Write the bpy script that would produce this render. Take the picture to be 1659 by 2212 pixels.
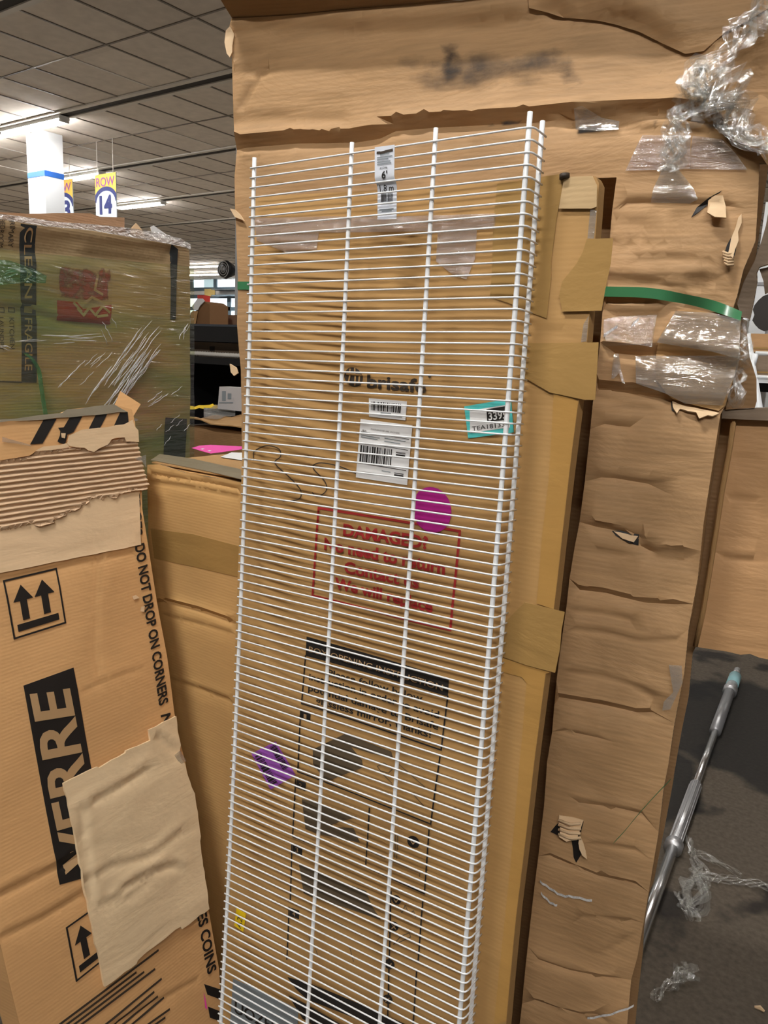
import bpy, bmesh, math, random
import numpy as np
from mathutils import Vector, Matrix, noise
from mathutils.geometry import delaunay_2d_cdt

random.seed(7); rng = np.random.default_rng(7)
for o in list(bpy.data.objects): bpy.data.objects.remove(o)
SC = bpy.context.scene
COL = SC.collection

# ------------------------------------------------------------------ camera
F, CX, CY = 1661.0, 829.5, 1106.0
CAM = np.array([0.0, 0.0, 1.618])
M = np.array([[0.81132537, 0.15378537, -0.56400461],
              [0.58278711, -0.13695618, 0.80100074],
              [0.04593828, -0.97856684, -0.20074015]])      # camera (right, down, forward) -> room axes
cd = bpy.data.cameras.new('camera'); cam = bpy.data.objects.new('camera', cd); COL.objects.link(cam)
cd.sensor_fit = 'VERTICAL'; cd.sensor_height = 24.0; cd.lens = 24.0 * F / 2212.0
cd.clip_start = 0.02; cd.clip_end = 200
r_, u_, b_ = M @ [1, 0, 0], M @ [0, -1, 0], M @ [0, 0, -1]
cam.matrix_world = Matrix([[r_[0], u_[0], b_[0], CAM[0]], [r_[1], u_[1], b_[1], CAM[1]], [r_[2], u_[2], b_[2], CAM[2]], [0, 0, 0, 1]])
SC.camera = cam

# ------------------------------------------------------------------ exposure, world, lamps
SC.view_settings.view_transform = 'Standard'; SC.view_settings.look = 'None'
SC.view_settings.exposure = 0.0; SC.view_settings.gamma = 1.0; SC.view_settings.use_curve_mapping = False
W = bpy.data.worlds.new('world'); SC.world = W; W.use_nodes = True
W.node_tree.nodes['Background'].inputs[0].default_value = (1.0, 0.94, 0.86, 1)
W.node_tree.nodes['Background'].inputs[1].default_value = 0.10
CEIL = 4.318
TUBE_COL = (1.0, 0.975, 0.94)
TUBE_L = 920.0        # brightness of the short thin tube right over this aisle
MID_L = 410.0         # brightness of the tubes one row back
FAR_L = 95.0          # brightness of the tubes further off, set weaker
H = 2.7               # ceiling height above the lens
# tube positions (right end x, y, lit length)
NEAR_TUBES = [(-0.7, -0.35, .62, 'tube'), (1.5, -2.44, 1.33, 'tube_mid'), (3.3, -2.44, 1.33, 'tube_mid')]
# unseen tubes added to brighten the ceiling, floor and far cabinet
FILL_TUBES = [(-0.4, 3.83), (-5.0, 12), (2.0, 14), (-6.0, 18), (-16.5, 4), (-24.0, 8), (-34.0, 12), (-12.0, 2), (-10.0, -2.4)]
FAR_TUBES = [(-3.43, 2.195), (-3.935, 2.195), (-4.27, 2.975), (-4.675, 3.752)]

# ------------------------------------------------------------------ materials
def nd(nt, t, **kw):
    n = nt.nodes.new(t)
    for k, v in kw.items(): setattr(n, k, v)
    return n
def new_mat(name):
    m = bpy.data.materials.new(name); m.use_nodes = True
    return m, m.node_tree, m.node_tree.nodes['Principled BSDF']
def plain(name, col, rough=0.6, metal=0.0, spec=0.4, bump=0.0, bscale=200):
    m, nt, p = new_mat(name)
    p.inputs['Base Color'].default_value = (*col, 1); p.inputs['Roughness'].default_value = rough
    p.inputs['Metallic'].default_value = metal; p.inputs['Specular IOR Level'].default_value = spec
    if bump:
        tc = nd(nt, 'ShaderNodeTexCoord'); n = nd(nt, 'ShaderNodeTexNoise'); n.inputs['Scale'].default_value = bscale
        b = nd(nt, 'ShaderNodeBump'); b.inputs['Strength'].default_value = bump; b.inputs['Distance'].default_value = 0.002
        nt.links.new(tc.outputs['Object'], n.inputs['Vector']); nt.links.new(n.outputs[0], b.inputs['Height']); nt.links.new(b.outputs[0], p.inputs['Normal'])
    return m
def mapping(nt, scale, coord='UV', rot=(0, 0, 0)):
    tc = nd(nt, 'ShaderNodeTexCoord'); mp = nd(nt, 'ShaderNodeMapping')
    mp.inputs['Scale'].default_value = scale; mp.inputs['Rotation'].default_value = rot
    nt.links.new(tc.outputs[coord], mp.inputs['Vector']); return mp
def board(name, col, dark=0.72, rib=160.0, ribamt=0.15, wr=0.5, rough=0.68, coord='UV', vert=False, mott=3.0, streak=.55):
    """corrugated board: fibre streaks, faint ribs, soft mottling"""
    m, nt, p = new_mat(name); L = nt.links.new
    p.inputs['Roughness'].default_value = rough; p.inputs['Specular IOR Level'].default_value = 0.35
    s1 = (mott, mott * 1.6, mott); n1 = nd(nt, 'ShaderNodeTexNoise'); n1.inputs['Scale'].default_value = 1.0; n1.inputs['Detail'].default_value = 6
    L(mapping(nt, s1, coord).outputs[0], n1.inputs['Vector'])
    s2 = (14, 170, 100) if not vert else (170, 14, 100)
    n2 = nd(nt, 'ShaderNodeTexNoise'); n2.inputs['Scale'].default_value = 1.0; n2.inputs['Detail'].default_value = 4
    L(mapping(nt, s2, coord).outputs[0], n2.inputs['Vector'])
    mx = nd(nt, 'ShaderNodeMix', data_type='RGBA'); mx.inputs['A'].default_value = (*[c * dark for c in col], 1); mx.inputs['B'].default_value = (*[min(1, c * 1.12) for c in col], 1)
    rp = nd(nt, 'ShaderNodeMapRange'); rp.inputs[1].default_value = 0.3; rp.inputs[2].default_value = 0.65
    L(n1.outputs[0], rp.inputs[0]); 
    ad = nd(nt, 'ShaderNodeMath', operation='MULTIPLY_ADD'); ad.inputs[1].default_value = 0.55
    ad2 = nd(nt, 'ShaderNodeMath', operation='MULTIPLY'); ad2.inputs[1].default_value = streak
    L(n2.outputs[0], ad2.inputs[0]); L(rp.outputs[0], ad.inputs[0]); L(ad2.outputs[0], ad.inputs[2]); L(ad.outputs[0], mx.inputs['Factor']); L(mx.outputs['Result'], p.inputs['Base Color'])
    wv = nd(nt, 'ShaderNodeTexWave', bands_direction='X' if vert else 'Y'); wv.inputs['Scale'].default_value = rib / 6.283 * 2; wv.inputs['Distortion'].default_value = 1.2; wv.inputs['Detail Scale'].default_value = 0.6
    L(mapping(nt, (1, 1, 1), coord).outputs[0], wv.inputs['Vector'])
    n3 = nd(nt, 'ShaderNodeTexNoise'); n3.inputs['Scale'].default_value = 1.0; n3.inputs['Detail'].default_value = 5; n3.inputs['Distortion'].default_value = 0.4
    L(mapping(nt, (7, 18, 9), coord).outputs[0], n3.inputs['Vector'])
    b1 = nd(nt, 'ShaderNodeBump'); b1.inputs['Strength'].default_value = ribamt; b1.inputs['Distance'].default_value = 0.002; L(wv.outputs[0], b1.inputs['Height'])
    b2 = nd(nt, 'ShaderNodeBump'); b2.inputs['Strength'].default_value = wr; b2.inputs['Distance'].default_value = 0.01
    L(n3.outputs[0], b2.inputs['Height']); L(b1.outputs[0], b2.inputs['Normal']); L(b2.outputs[0], p.inputs['Normal'])
    return m
def cut_edge(name, col):
    """cut corrugated edge: fine zig-zag of light and dark"""
    m, nt, p = new_mat(name); L = nt.links.new
    wv = nd(nt, 'ShaderNodeTexWave', bands_direction='Z'); wv.inputs['Scale'].default_value = 55; wv.inputs['Distortion'].default_value = 2; wv.inputs['Detail Scale'].default_value = 3
    L(mapping(nt, (1, 1, 1), 'Object').outputs[0], wv.inputs['Vector'])
    mx = nd(nt, 'ShaderNodeMix', data_type='RGBA'); mx.inputs['A'].default_value = (*[c * .25 for c in col], 1); mx.inputs['B'].default_value = (*col, 1)
    L(wv.outputs[0], mx.inputs['Factor']); L(mx.outputs['Result'], p.inputs['Base Color']); p.inputs['Roughness'].default_value = .8
    return m
def film(name, tint=(.97, .97, .95), gloss=.16, haze=.05, scale=(30, 90, 30), bump=.6, rough=.12, rot=0, hazecol=(.9, .9, .88), streak=None):
    m, nt, p = new_mat(name); L = nt.links.new; nt.nodes.remove(p); out = nt.nodes['Material Output']
    mp = mapping(nt, scale, 'UV', (0, 0, rot))
    n = nd(nt, 'ShaderNodeTexNoise'); n.inputs['Scale'].default_value = 1; n.inputs['Detail'].default_value = 5; n.inputs['Distortion'].default_value = .6
    L(mp.outputs[0], n.inputs['Vector'])
    b = nd(nt, 'ShaderNodeBump'); b.inputs['Strength'].default_value = bump; b.inputs['Distance'].default_value = .02; L(n.outputs[0], b.inputs['Height'])
    t = nd(nt, 'ShaderNodeBsdfTransparent'); t.inputs[0].default_value = (*tint, 1)
    if streak:
        n2 = nd(nt, 'ShaderNodeTexNoise'); n2.inputs['Scale'].default_value = 1; n2.inputs['Detail'].default_value = 3
        L(mapping(nt, (3, 11, 5), 'UV', (0, 0, rot * .5)).outputs[0], n2.inputs['Vector'])
        rp = nd(nt, 'ShaderNodeMapRange'); rp.inputs[1].default_value = .42; rp.inputs[2].default_value = .68; L(n2.outputs[0], rp.inputs[0])
        mx = nd(nt, 'ShaderNodeMix', data_type='RGBA'); mx.inputs['A'].default_value = (*tint, 1); mx.inputs['B'].default_value = (*streak, 1)
        L(rp.outputs[0], mx.inputs['Factor']); L(mx.outputs['Result'], t.inputs[0])
    g = nd(nt, 'ShaderNodeBsdfGlossy'); g.inputs['Roughness'].default_value = rough; L(b.outputs[0], g.inputs['Normal'])
    d = nd(nt, 'ShaderNodeBsdfDiffuse'); d.inputs[0].default_value = (*hazecol, 1); L(b.outputs[0], d.inputs['Normal'])
    m1 = nd(nt, 'ShaderNodeMixShader'); m1.inputs[0].default_value = haze; L(t.outputs[0], m1.inputs[1]); L(d.outputs[0], m1.inputs[2])
    m2 = nd(nt, 'ShaderNodeMixShader'); m2.inputs[0].default_value = gloss; L(m1.outputs[0], m2.inputs[1]); L(g.outputs[0], m2.inputs[2])
    L(m2.outputs[0], out.inputs[0]); return m
def smudge(name, col, lo, hi, scale, amt=.8):
    m, nt, p = new_mat(name); L = nt.links.new; out = nt.nodes['Material Output']
    p.inputs['Base Color'].default_value = (*col, 1); p.inputs['Roughness'].default_value = .8
    n = nd(nt, 'ShaderNodeTexNoise'); n.inputs['Scale'].default_value = 1; n.inputs['Detail'].default_value = 8; n.inputs['Roughness'].default_value = .65
    L(mapping(nt, scale, 'UV').outputs[0], n.inputs['Vector'])
    # soft fall-off from a second layer stored per face corner
    at = nd(nt, 'ShaderNodeAttribute'); at.attribute_name = 'edge'
    mu = nd(nt, 'ShaderNodeMath', operation='MULTIPLY'); L(n.outputs[0], mu.inputs[0]); L(at.outputs['Fac'], mu.inputs[1])
    rp = nd(nt, 'ShaderNodeMapRange'); rp.inputs[1].default_value = lo; rp.inputs[2].default_value = hi; rp.inputs[4].default_value = amt; L(mu.outputs[0], rp.inputs[0])
    t = nd(nt, 'ShaderNodeBsdfTransparent'); mx = nd(nt, 'ShaderNodeMixShader')
    L(rp.outputs[0], mx.inputs[0]); L(t.outputs[0], mx.inputs[1]); L(p.outputs[0], mx.inputs[2]); L(mx.outputs[0], out.inputs[0]); return m
def emit(name, col, s):
    m, nt, p = new_mat(name); p.inputs['Base Color'].default_value = (*col, 1)
    p.inputs['Emission Color'].default_value = (*col, 1); p.inputs['Emission Strength'].default_value = s; return m
def barcode(name, n, ink=(.03, .03, .03), paper=(.8, .8, .8)):
    m, nt, p = new_mat(name); L = nt.links.new
    v = nd(nt, 'ShaderNodeTexNoise', noise_dimensions='1D'); v.inputs['Scale'].default_value = n; v.inputs['Detail'].default_value = 3; v.inputs['Roughness'].default_value = .8
    tc = nd(nt, 'ShaderNodeTexCoord'); sx = nd(nt, 'ShaderNodeSeparateXYZ'); L(tc.outputs['UV'], sx.inputs[0]); L(sx.outputs[0], v.inputs['W'])
    g = nd(nt, 'ShaderNodeMath', operation='GREATER_THAN'); g.inputs[1].default_value = .52; L(v.outputs[0], g.inputs[0])
    mx = nd(nt, 'ShaderNodeMix', data_type='RGBA'); mx.inputs['A'].default_value = (*paper, 1); mx.inputs['B'].default_value = (*ink, 1)
    L(g.outputs[0], mx.inputs['Factor']); L(mx.outputs['Result'], p.inputs['Base Color']); p.inputs['Roughness'].default_value = .5; return m

K = {}
K['tan'] = board('tan_board', (.47, .275, .112))
K['tan_big'] = board('worn_tan_board', (.45, .272, .13), dark=.58, ribamt=.05, wr=.6, streak=.9)
K['tan_bris'] = board('smooth_tan_board', (.45, .262, .096), dark=.85, ribamt=.04, wr=.22)
K['tan_lean'] = board('orange_tan_board', (.66, .375, .16), dark=.85, ribamt=.05, wr=.2)
K['tan_mid'] = board('ochre_board', (.56, .335, .13), dark=.85, ribamt=.06, wr=.2)
K['tan_wrap'] = board('dull_board', (.44, .31, .165), dark=.8, ribamt=.1, wr=.4)
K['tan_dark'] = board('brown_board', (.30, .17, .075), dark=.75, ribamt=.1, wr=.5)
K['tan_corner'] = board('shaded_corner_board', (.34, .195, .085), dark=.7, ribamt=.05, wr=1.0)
K['tan_grey'] = board('grey_brown_board', (.26, .19, .13), dark=.7, ribamt=.1, wr=.6)
K['tan_red'] = board('reddish_board', (.50, .285, .13), dark=.75, ribamt=.03, wr=.6)
K['liner'] = board('torn_liner', (.74, .53, .32), dark=.86, ribamt=.0, wr=.35)
K['flute'] = board('bare_flute', (.62, .43, .27), dark=.86, ribamt=.0, wr=.25)
K['patch'] = board('pale_liner', (.78, .59, .36), dark=.87, ribamt=.0, wr=.45)
K['edge'] = cut_edge('cut_board_edge', (.5, .36, .2))
K['tape'] = board('brown_tape', (.36, .215, .07), dark=.88, ribamt=.0, wr=.35, rough=.42)
K['tape_o'] = board('amber_tape', (.44, .245, .07), dark=.88, ribamt=.0, wr=.25, rough=.4)
K['white'] = plain('white_enamel', (.88, .90, .92), .3, spec=.5)
K['paper'] = plain('white_paper', (.80, .80, .80), .55)
K['ink'] = plain('black_ink', (.015, .013, .012), .5)
K['inkb'] = plain('faded_ink', (.045, .032, .022), .6)
K['draw'] = plain('printed_grey', (.10, .072, .042), .6)
K['red'] = plain('red_ink', (.36, .02, .02), .6)
K['orange'] = plain('orange_red_ink', (.42, .05, .02), .6)
K['tanink'] = plain('bare_board_letter', (.45, .285, .14), .7)
K['bark'] = plain('dark_band_ink', (.03, .034, .036), .6)
K['teal'] = plain('teal_label', (.10, .62, .60), .45)
K['magenta'] = plain('magenta_paper', (.40, .012, .22), .5)
K['pink'] = plain('pink_paper', (.85, .09, .42), .5)
K['purple'] = plain('purple_label', (.36, .10, .52), .5)
K['yellow'] = plain('yellow_label', (.85, .58, .01), .5)
K['greyblue'] = plain('grey_label', (.22, .25, .27), .5)
K['green'] = plain('green_strap', (.05, .20, .085), .22, spec=.6)
K['black'] = plain('black_steel', (.008, .008, .009), .45)
K['chrome'] = plain('chrome', (.92, .92, .92), .27, 1.0)
K['steel'] = plain('brushed_steel', (.62, .62, .63), .42, .9)
K['film'] = film('clear_film', haze=.02, gloss=.12)
K['filmc'] = film('crumpled_film', gloss=.2, haze=.10, scale=(8, 48, 20), bump=.45, rough=.1)
K['strand'] = film('strand_film', tint=(.95, .95, .93), gloss=.13, haze=.07, scale=(5, 120, 20), bump=.5, rough=.12)
K['tapec'] = film('clear_tape', tint=(.95, .93, .92), gloss=.16, haze=.13, hazecol=(.95, .84, .78), scale=(22, 120, 60), bump=.8, rough=.16)  # pinkish haze painted in for the bright glints on the tape
K['filmg'] = film('green_film', tint=(.87, .86, .66), gloss=.10, haze=.05, scale=(9, 70, 30), bump=.5, rough=.14, rot=.45, streak=(.56, .74, .50))
K['fold'] = film('film_fold_glint', tint=(.9, .95, .9), gloss=.3, haze=.92, hazecol=(1, 1, 1), scale=(80, 80, 80), bump=.5, rough=.1)  # near-solid white haze stands in for glints on the folds
K['smudge'] = smudge('black_smudge', (.05, .045, .042), .2, .48, (18, 40, 20), .85)
K['blackline'] = smudge('black_mark', (.03, .03, .035), .16, .36, (25, 60, 20), .8)

# ------------------------------------------------------------------ helpers
def ray(px, py):
    v = M @ np.array([(px - CX) / F, (py - CY) / F, 1.0]); return v / np.linalg.norm(v)
def nrm(v): v = np.array(v, float); return v / np.linalg.norm(v)
def tag(o, label=None, cat=None, group=None, kind=None):
    if label: o['label'] = label
    if cat: o['category'] = cat
    if group: o['group'] = group
    if kind: o['kind'] = kind
    return o
def thing(name, loc, label, cat, group=None):
    o = bpy.data.objects.new(name, None); COL.objects.link(o); o.location = Vector(loc); o.empty_display_size = .1
    return tag(o, label, cat, group)
def origin(o):
    p = np.zeros(3)
    while o is not None: p = p + np.array(o.location); o = o.parent
    return p
def link(name, me, mats, parent=None, smooth=False):
    o = bpy.data.objects.new(name, me); COL.objects.link(o)
    for m in (mats if isinstance(mats, (list, tuple)) else [mats]): me.materials.append(m)
    if parent is not None: o.parent = parent
    if smooth:
        for p in me.polygons: p.use_smooth = True
    return o
def mesh_obj(name, verts, faces, mats, parent=None, smooth=False, uvs=None, fm=None):
    org = origin(parent)
    me = bpy.data.meshes.new(name); me.from_pydata([tuple(np.array(v) - org) for v in verts], [], faces)
    if uvs is not None:
        ul = me.uv_layers.new(name='UVMap')
        for l in me.loops: ul.data[l.index].uv = uvs[l.vertex_index]
    if fm:
        for p, i in zip(me.polygons, fm): p.material_index = i
    me.update(); return link(name, me, mats, parent, smooth)
class MB:
    def __init__(s): s.v = []; s.f = []; s.uv = []
    def box(s, lo, hi):
        b = len(s.v); x0, y0, z0 = lo; x1, y1, z1 = hi
        quads = [((x0, y0, z0), (x1, y0, z0), (x1, y0, z1), (x0, y0, z1)), ((x1, y1, z0), (x0, y1, z0), (x0, y1, z1), (x1, y1, z1)),
                 ((x1, y0, z0), (x1, y1, z0), (x1, y1, z1), (x1, y0, z1)), ((x0, y1, z0), (x0, y0, z0), (x0, y0, z1), (x0, y1, z1)),
                 ((x0, y0, z1), (x1, y0, z1), (x1, y1, z1), (x0, y1, z1)), ((x0, y1, z0), (x1, y1, z0), (x1, y0, z0), (x0, y0, z0))]
        for i, q in enumerate(quads):
            n = len(s.v); s.v += list(q); s.f.append((n, n + 1, n + 2, n + 3))
            for p in q: s.uv.append((p[0], p[2]) if i < 2 else ((p[1], p[2]) if i < 4 else (p[0], p[1])))
        return s
    def hexa(s, a, d):
        """quad a (4 points, counter-clockwise seen from outside) pushed by vector d"""
        a = [np.array(p, float) for p in a]; d = np.array(d, float); n = len(s.v); b = [p + d for p in a]
        s.v += a + b; w = np.linalg.norm(a[1] - a[0]); h = np.linalg.norm(a[3] - a[0])
        s.uv += [(0, 0), (w, 0), (w, h), (0, h)] * 2
        s.f += [(n, n + 1, n + 2, n + 3), (n + 7, n + 6, n + 5, n + 4)] + [(n + i, n + 4 + i, n + 4 + (i + 1) % 4, n + (i + 1) % 4) for i in range(4)]
        return s
    def tube(s, pts, r, n=8, cap=True):
        pts = [np.array(p, float) for p in pts]; base = len(s.v); rr = r if isinstance(r, (list, tuple)) else [r] * len(pts)
        prev = None
        for i, p in enumerate(pts):
            t = nrm(pts[min(i + 1, len(pts) - 1)] - pts[max(i - 1, 0)])
            if prev is None:
                a = np.cross(t, [0, 0, 1]); 
                if np.linalg.norm(a) < .1: a = np.cross(t, [1, 0, 0])
                a = nrm(a)
            else:
                a = prev - t * (prev @ t); a = nrm(a)
            prev = a; b = np.cross(t, a)
            for j in range(n):
                an = 2 * math.pi * j / n; s.v.append(p + rr[i] * (a * math.cos(an) + b * math.sin(an))); s.uv.append((j / n, i * .02))
        for i in range(len(pts) - 1):
            for j in range(n):
                s.f.append((base + i * n + j, base + i * n + (j + 1) % n, base + (i + 1) * n + (j + 1) % n, base + (i + 1) * n + j))
        if cap:
            s.f.append(tuple(base + j for j in reversed(range(n)))); e = base + (len(pts) - 1) * n; s.f.append(tuple(e + j for j in range(n)))
        return s
    def ribbon(s, pts, wdir, w):
        base = len(s.v); d = 0
        for i, p in enumerate(pts):
            p = np.array(p, float); wd = np.array(wdir[i] if isinstance(wdir, list) else wdir, float); ww = w[i] if isinstance(w, (list, tuple)) else w
            if i: d += np.linalg.norm(p - np.array(pts[i - 1]))
            s.v += [p - wd * ww / 2, p + wd * ww / 2]; s.uv += [(d, 0), (d, ww)]
        for i in range(len(pts) - 1): s.f.append((base + 2 * i, base + 2 * i + 1, base + 2 * i + 3, base + 2 * i + 2))
        return s
    def build(s, name, mat, parent=None, smooth=False): return mesh_obj(name, s.v, s.f, mat, parent, smooth, s.uv)

class Plane:
    """a flat face in the room: point P, outward normal N, U to the right, V up"""
    def __init__(s, P, N, U):
        s.P = np.array(P, float); s.N = nrm(N); U = np.array(U, float); s.U = nrm(U - s.N * (U @ s.N)); s.V = np.cross(s.N, s.U); s.cr = []; s.amp = 0; s.ns = 5; s.seed = random.random() * 50
        if s.V[2] < 0 and abs(s.V[2]) > .1: s.U = -s.U; s.V = -s.V
    def hit(s, px, py):
        d = ray(px, py); return CAM + d * (((s.P - CAM) @ s.N) / (d @ s.N))
    bulge = None
    def uv(s, px, py):
        q = s.hit(px, py) - s.P; r = np.array([q @ s.U, q @ s.V])
        if s.bulge:
            d = ray(px, py)
            for _ in range(8):
                P = s.P + s.N * s.bulge(r[0], r[1]); q = CAM + d * (((P - CAM) @ s.N) / (d @ s.N)) - s.P; r = .5 * r + .5 * np.array([q @ s.U, q @ s.V])
        return r
    def uvw(s, w): q = np.array(w) - s.P; return np.array([q @ s.U, q @ s.V])
    def pt(s, u, v, off=0.0): return s.P + s.U * u + s.V * v + s.N * off
    def crease(s, pts, depth, width, ridge=.6):
        s.cr.append((np.array([s.uv(*p) for p in pts]), depth, width, ridge)); return s
    def disp(s, q):
        q = np.asarray(q, float).reshape(-1, 2); d = np.zeros(len(q))
        if s.amp:
            d += np.array([noise.noise(Vector((a * s.ns, b * s.ns * 1.7, s.seed))) + .4 * noise.noise(Vector((a * s.ns * 3, b * s.ns * 5, s.seed + 9))) for a, b in q]) * s.amp
        if s.bulge: d += np.array([s.bulge(a, b) for a, b in q])
        for pts, dep, w, rg in s.cr:
            best = np.full(len(q), 1e9); sg = np.zeros(len(q)); endf = np.ones(len(q))
            L = len(pts) - 1
            for i in range(L):
                a, b = pts[i], pts[i + 1]; ab = b - a; l2 = ab @ ab + 1e-12
                t = np.clip(((q - a) @ ab) / l2, 0, 1); pr = a + t[:, None] * ab; dd = np.linalg.norm(q - pr, axis=1)
                s_ = np.sign(ab[0] * (q[:, 1] - a[1]) - ab[1] * (q[:, 0] - a[0]))
                m = dd < best; best = np.where(m, dd, best); sg = np.where(m, s_, sg)
            sd = best * sg
            d += dep * (-np.exp(-(sd / w) ** 2) + rg * np.exp(-((sd - 1.7 * w) / w) ** 2))
        return d
def inside(poly, q):
    x, y = q[:, 0], q[:, 1]; r = np.zeros(len(q), bool); n = len(poly); j = n - 1
    for i in range(n):
        xi, yi = poly[i]; xj, yj = poly[j]
        c = ((yi > y) != (yj > y)) & (x < (xj - xi) * (y - yi) / (yj - yi + 1e-15) + xi); r ^= c; j = i
    return r
def edge_dist(poly, q):
    best = np.full(len(q), 1e9)
    for i in range(len(poly)):
        a, b = poly[i - 1], poly[i]; ab = b - a; t = np.clip(((q - a) @ ab) / (ab @ ab + 1e-12), 0, 1)
        best = np.minimum(best, np.linalg.norm(q - (a + t[:, None] * ab), axis=1))
    return best
def panel(name, pl, poly, mat, parent=None, off=0.0, thick=.003, grid=.03, jag=0.0, uvmode=False, extra=None, conform=True, smooth=True, fade=0, rim=None, gridu=None):
    """sheet on a face: outline (picture points or face u,v), relief from the face's creases, real thickness"""
    P = [np.array(p, float) if uvmode else pl.uv(*p) for p in poly]
    pts = []
    for i in range(len(P)):
        a, b = P[i], P[(i + 1) % len(P)]; n = max(1, int(np.linalg.norm(b - a) / grid))
        nn = np.array([-(b - a)[1], (b - a)[0]]); nn = nn / (np.linalg.norm(nn) + 1e-9)
        for k in range(n):
            p = a + (b - a) * k / n
            if jag and k: p = p + nn * rng.normal(0, jag)
            pts.append(p)
    B = np.array(pts); nb = len(B)
    lo, hi = B.min(0), B.max(0)
    gu = gridu or grid
    gx, gy = np.meshgrid(np.arange(lo[0] + gu / 2, hi[0], gu), np.arange(lo[1] + grid / 2, hi[1], grid)); G = np.stack([gx.ravel(), gy.ravel()], 1)
    if len(G): G = G + rng.uniform(-.15, .15, G.shape) * (grid if not gridu else 0)
    ex = [G]
    if conform:
        for cp, dep, w, rg in pl.cr:
            st = min(.015, grid)
            for i in range(len(cp) - 1):
                a, b = cp[i], cp[i + 1]; l = np.linalg.norm(b - a); n = max(1, int(l / st)); t = (b - a) / (l + 1e-9); pn = np.array([-t[1], t[0]])
                for sft in (-1.6, -.8, 0, .8, 1.7, 2.8):
                    ex.append(np.array([a + (b - a) * k / n + pn * sft * w for k in range(n)]))
    Q = np.concatenate([e for e in ex if len(e)]) if any(len(e) for e in ex) else np.zeros((0, 2))
    if len(Q):
        Q = Q[inside(B, Q)]
        if len(Q): Q = Q[edge_dist(B, Q) > min(.003, grid * .25)]
    A = np.concatenate([B, Q]) if len(Q) else B
    r = delaunay_2d_cdt([Vector(p) for p in A], [(i, (i + 1) % nb) for i in range(nb)], [], 1, 1e-5)
    V2 = np.array([list(p) for p in r[0]]); faces = [tuple(f) for f in r[2]]
    f0 = []
    for f in faces:
        a, b, c = V2[f[0]], V2[f[1]], V2[f[2]]
        f0.append(f if (b[0] - a[0]) * (c[1] - a[1]) - (b[1] - a[1]) * (c[0] - a[0]) > 0 else f[::-1])
    d = (pl.disp(V2) if conform else np.zeros(len(V2))) + off
    if extra is not None: d = d + np.array([extra(u, v) for u, v in V2])
    W3 = [pl.pt(V2[i][0], V2[i][1], d[i]) for i in range(len(V2))]
    o = mesh_obj(name, W3, f0, mat, parent, smooth, [tuple(p) for p in V2])
    if fade:
        at = o.data.attributes.new('edge', 'FLOAT', 'POINT'); ed = np.clip(edge_dist(B, V2) / fade, 0, 1)
        for i, e in enumerate(ed): at.data[i].value = float(e)
    if thick:
        md = o.modifiers.new('thickness', 'SOLIDIFY'); md.thickness = thick; md.offset = -1
        if rim: o.data.materials.append(rim); md.material_offset_rim = 1
        if smooth: es = o.modifiers.new('crisp_rim', 'EDGE_SPLIT'); es.split_angle = math.radians(50)
    return o
def quad(name, pl, pts, mat, parent, off=.0012, **kw):
    kw.setdefault('grid', .02); kw.setdefault('thick', .0004); return panel(name, pl, pts, mat, parent, off=off, **kw)
def text(name, s, pl, bl, br, tl, mat, parent, off=.0016, bold=0.0, uvmode=False, sub=None):
    """lettering laid on a face: the box of the words runs from bl to br (baseline) and up to tl"""
    cu = bpy.data.curves.new('t', 'FONT'); cu.body = s; cu.size = 1; cu.offset = bold; cu.resolution_u = 3
    to = bpy.data.objects.new('t', cu); COL.objects.link(to); dg = bpy.context.evaluated_depsgraph_get(); dg.update()
    me = bpy.data.meshes.new_from_object(to.evaluated_get(dg)); bpy.data.objects.remove(to); bpy.data.curves.remove(cu)
    X = np.array([v.co[:2] for v in me.vertices]); fs = [tuple(p.vertices) for p in me.polygons]; bpy.data.meshes.remove(me)
    x0, x1 = X[:, 0].min(), X[:, 0].max(); h = .7 if not any(c.isupper() or c.isdigit() or c in 'bdfhklt' for c in s) else .73
    c = (lambda p: np.array(p, float)) if uvmode else (lambda p: pl.uv(*p))
    A, Bx, T = c(bl), c(br), c(tl)
    Q = [A + (Bx - A) * (x - x0) / (x1 - x0) + (T - A) * y / h for x, y in X]
    d = pl.disp(Q) + off
    vs = [pl.pt(q[0], q[1], dd) for q, dd in zip(Q, d)]
    return vs, fs
def print_texts(name, items, pl, mat, parent, off=.0016, bold=0.0, uvmode=False):
    V = []; Fc = []
    for it in items:
        s, bl, br, tl = it[:4]; vs, fs = text('t', s, pl, bl, br, tl, mat, parent, off, it[4] if len(it) > 4 else bold, uvmode)
        n = len(V); V += vs; Fc += [tuple(i + n for i in f) for f in fs]
    # orient towards the viewer
    out = []
    for f in Fc:
        a, b, c = V[f[0]], V[f[1]], V[f[2]]
        out.append(f if np.cross(b - a, c - a) @ pl.N > 0 else f[::-1])
    return mesh_obj(name, V, out, mat, parent)
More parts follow.
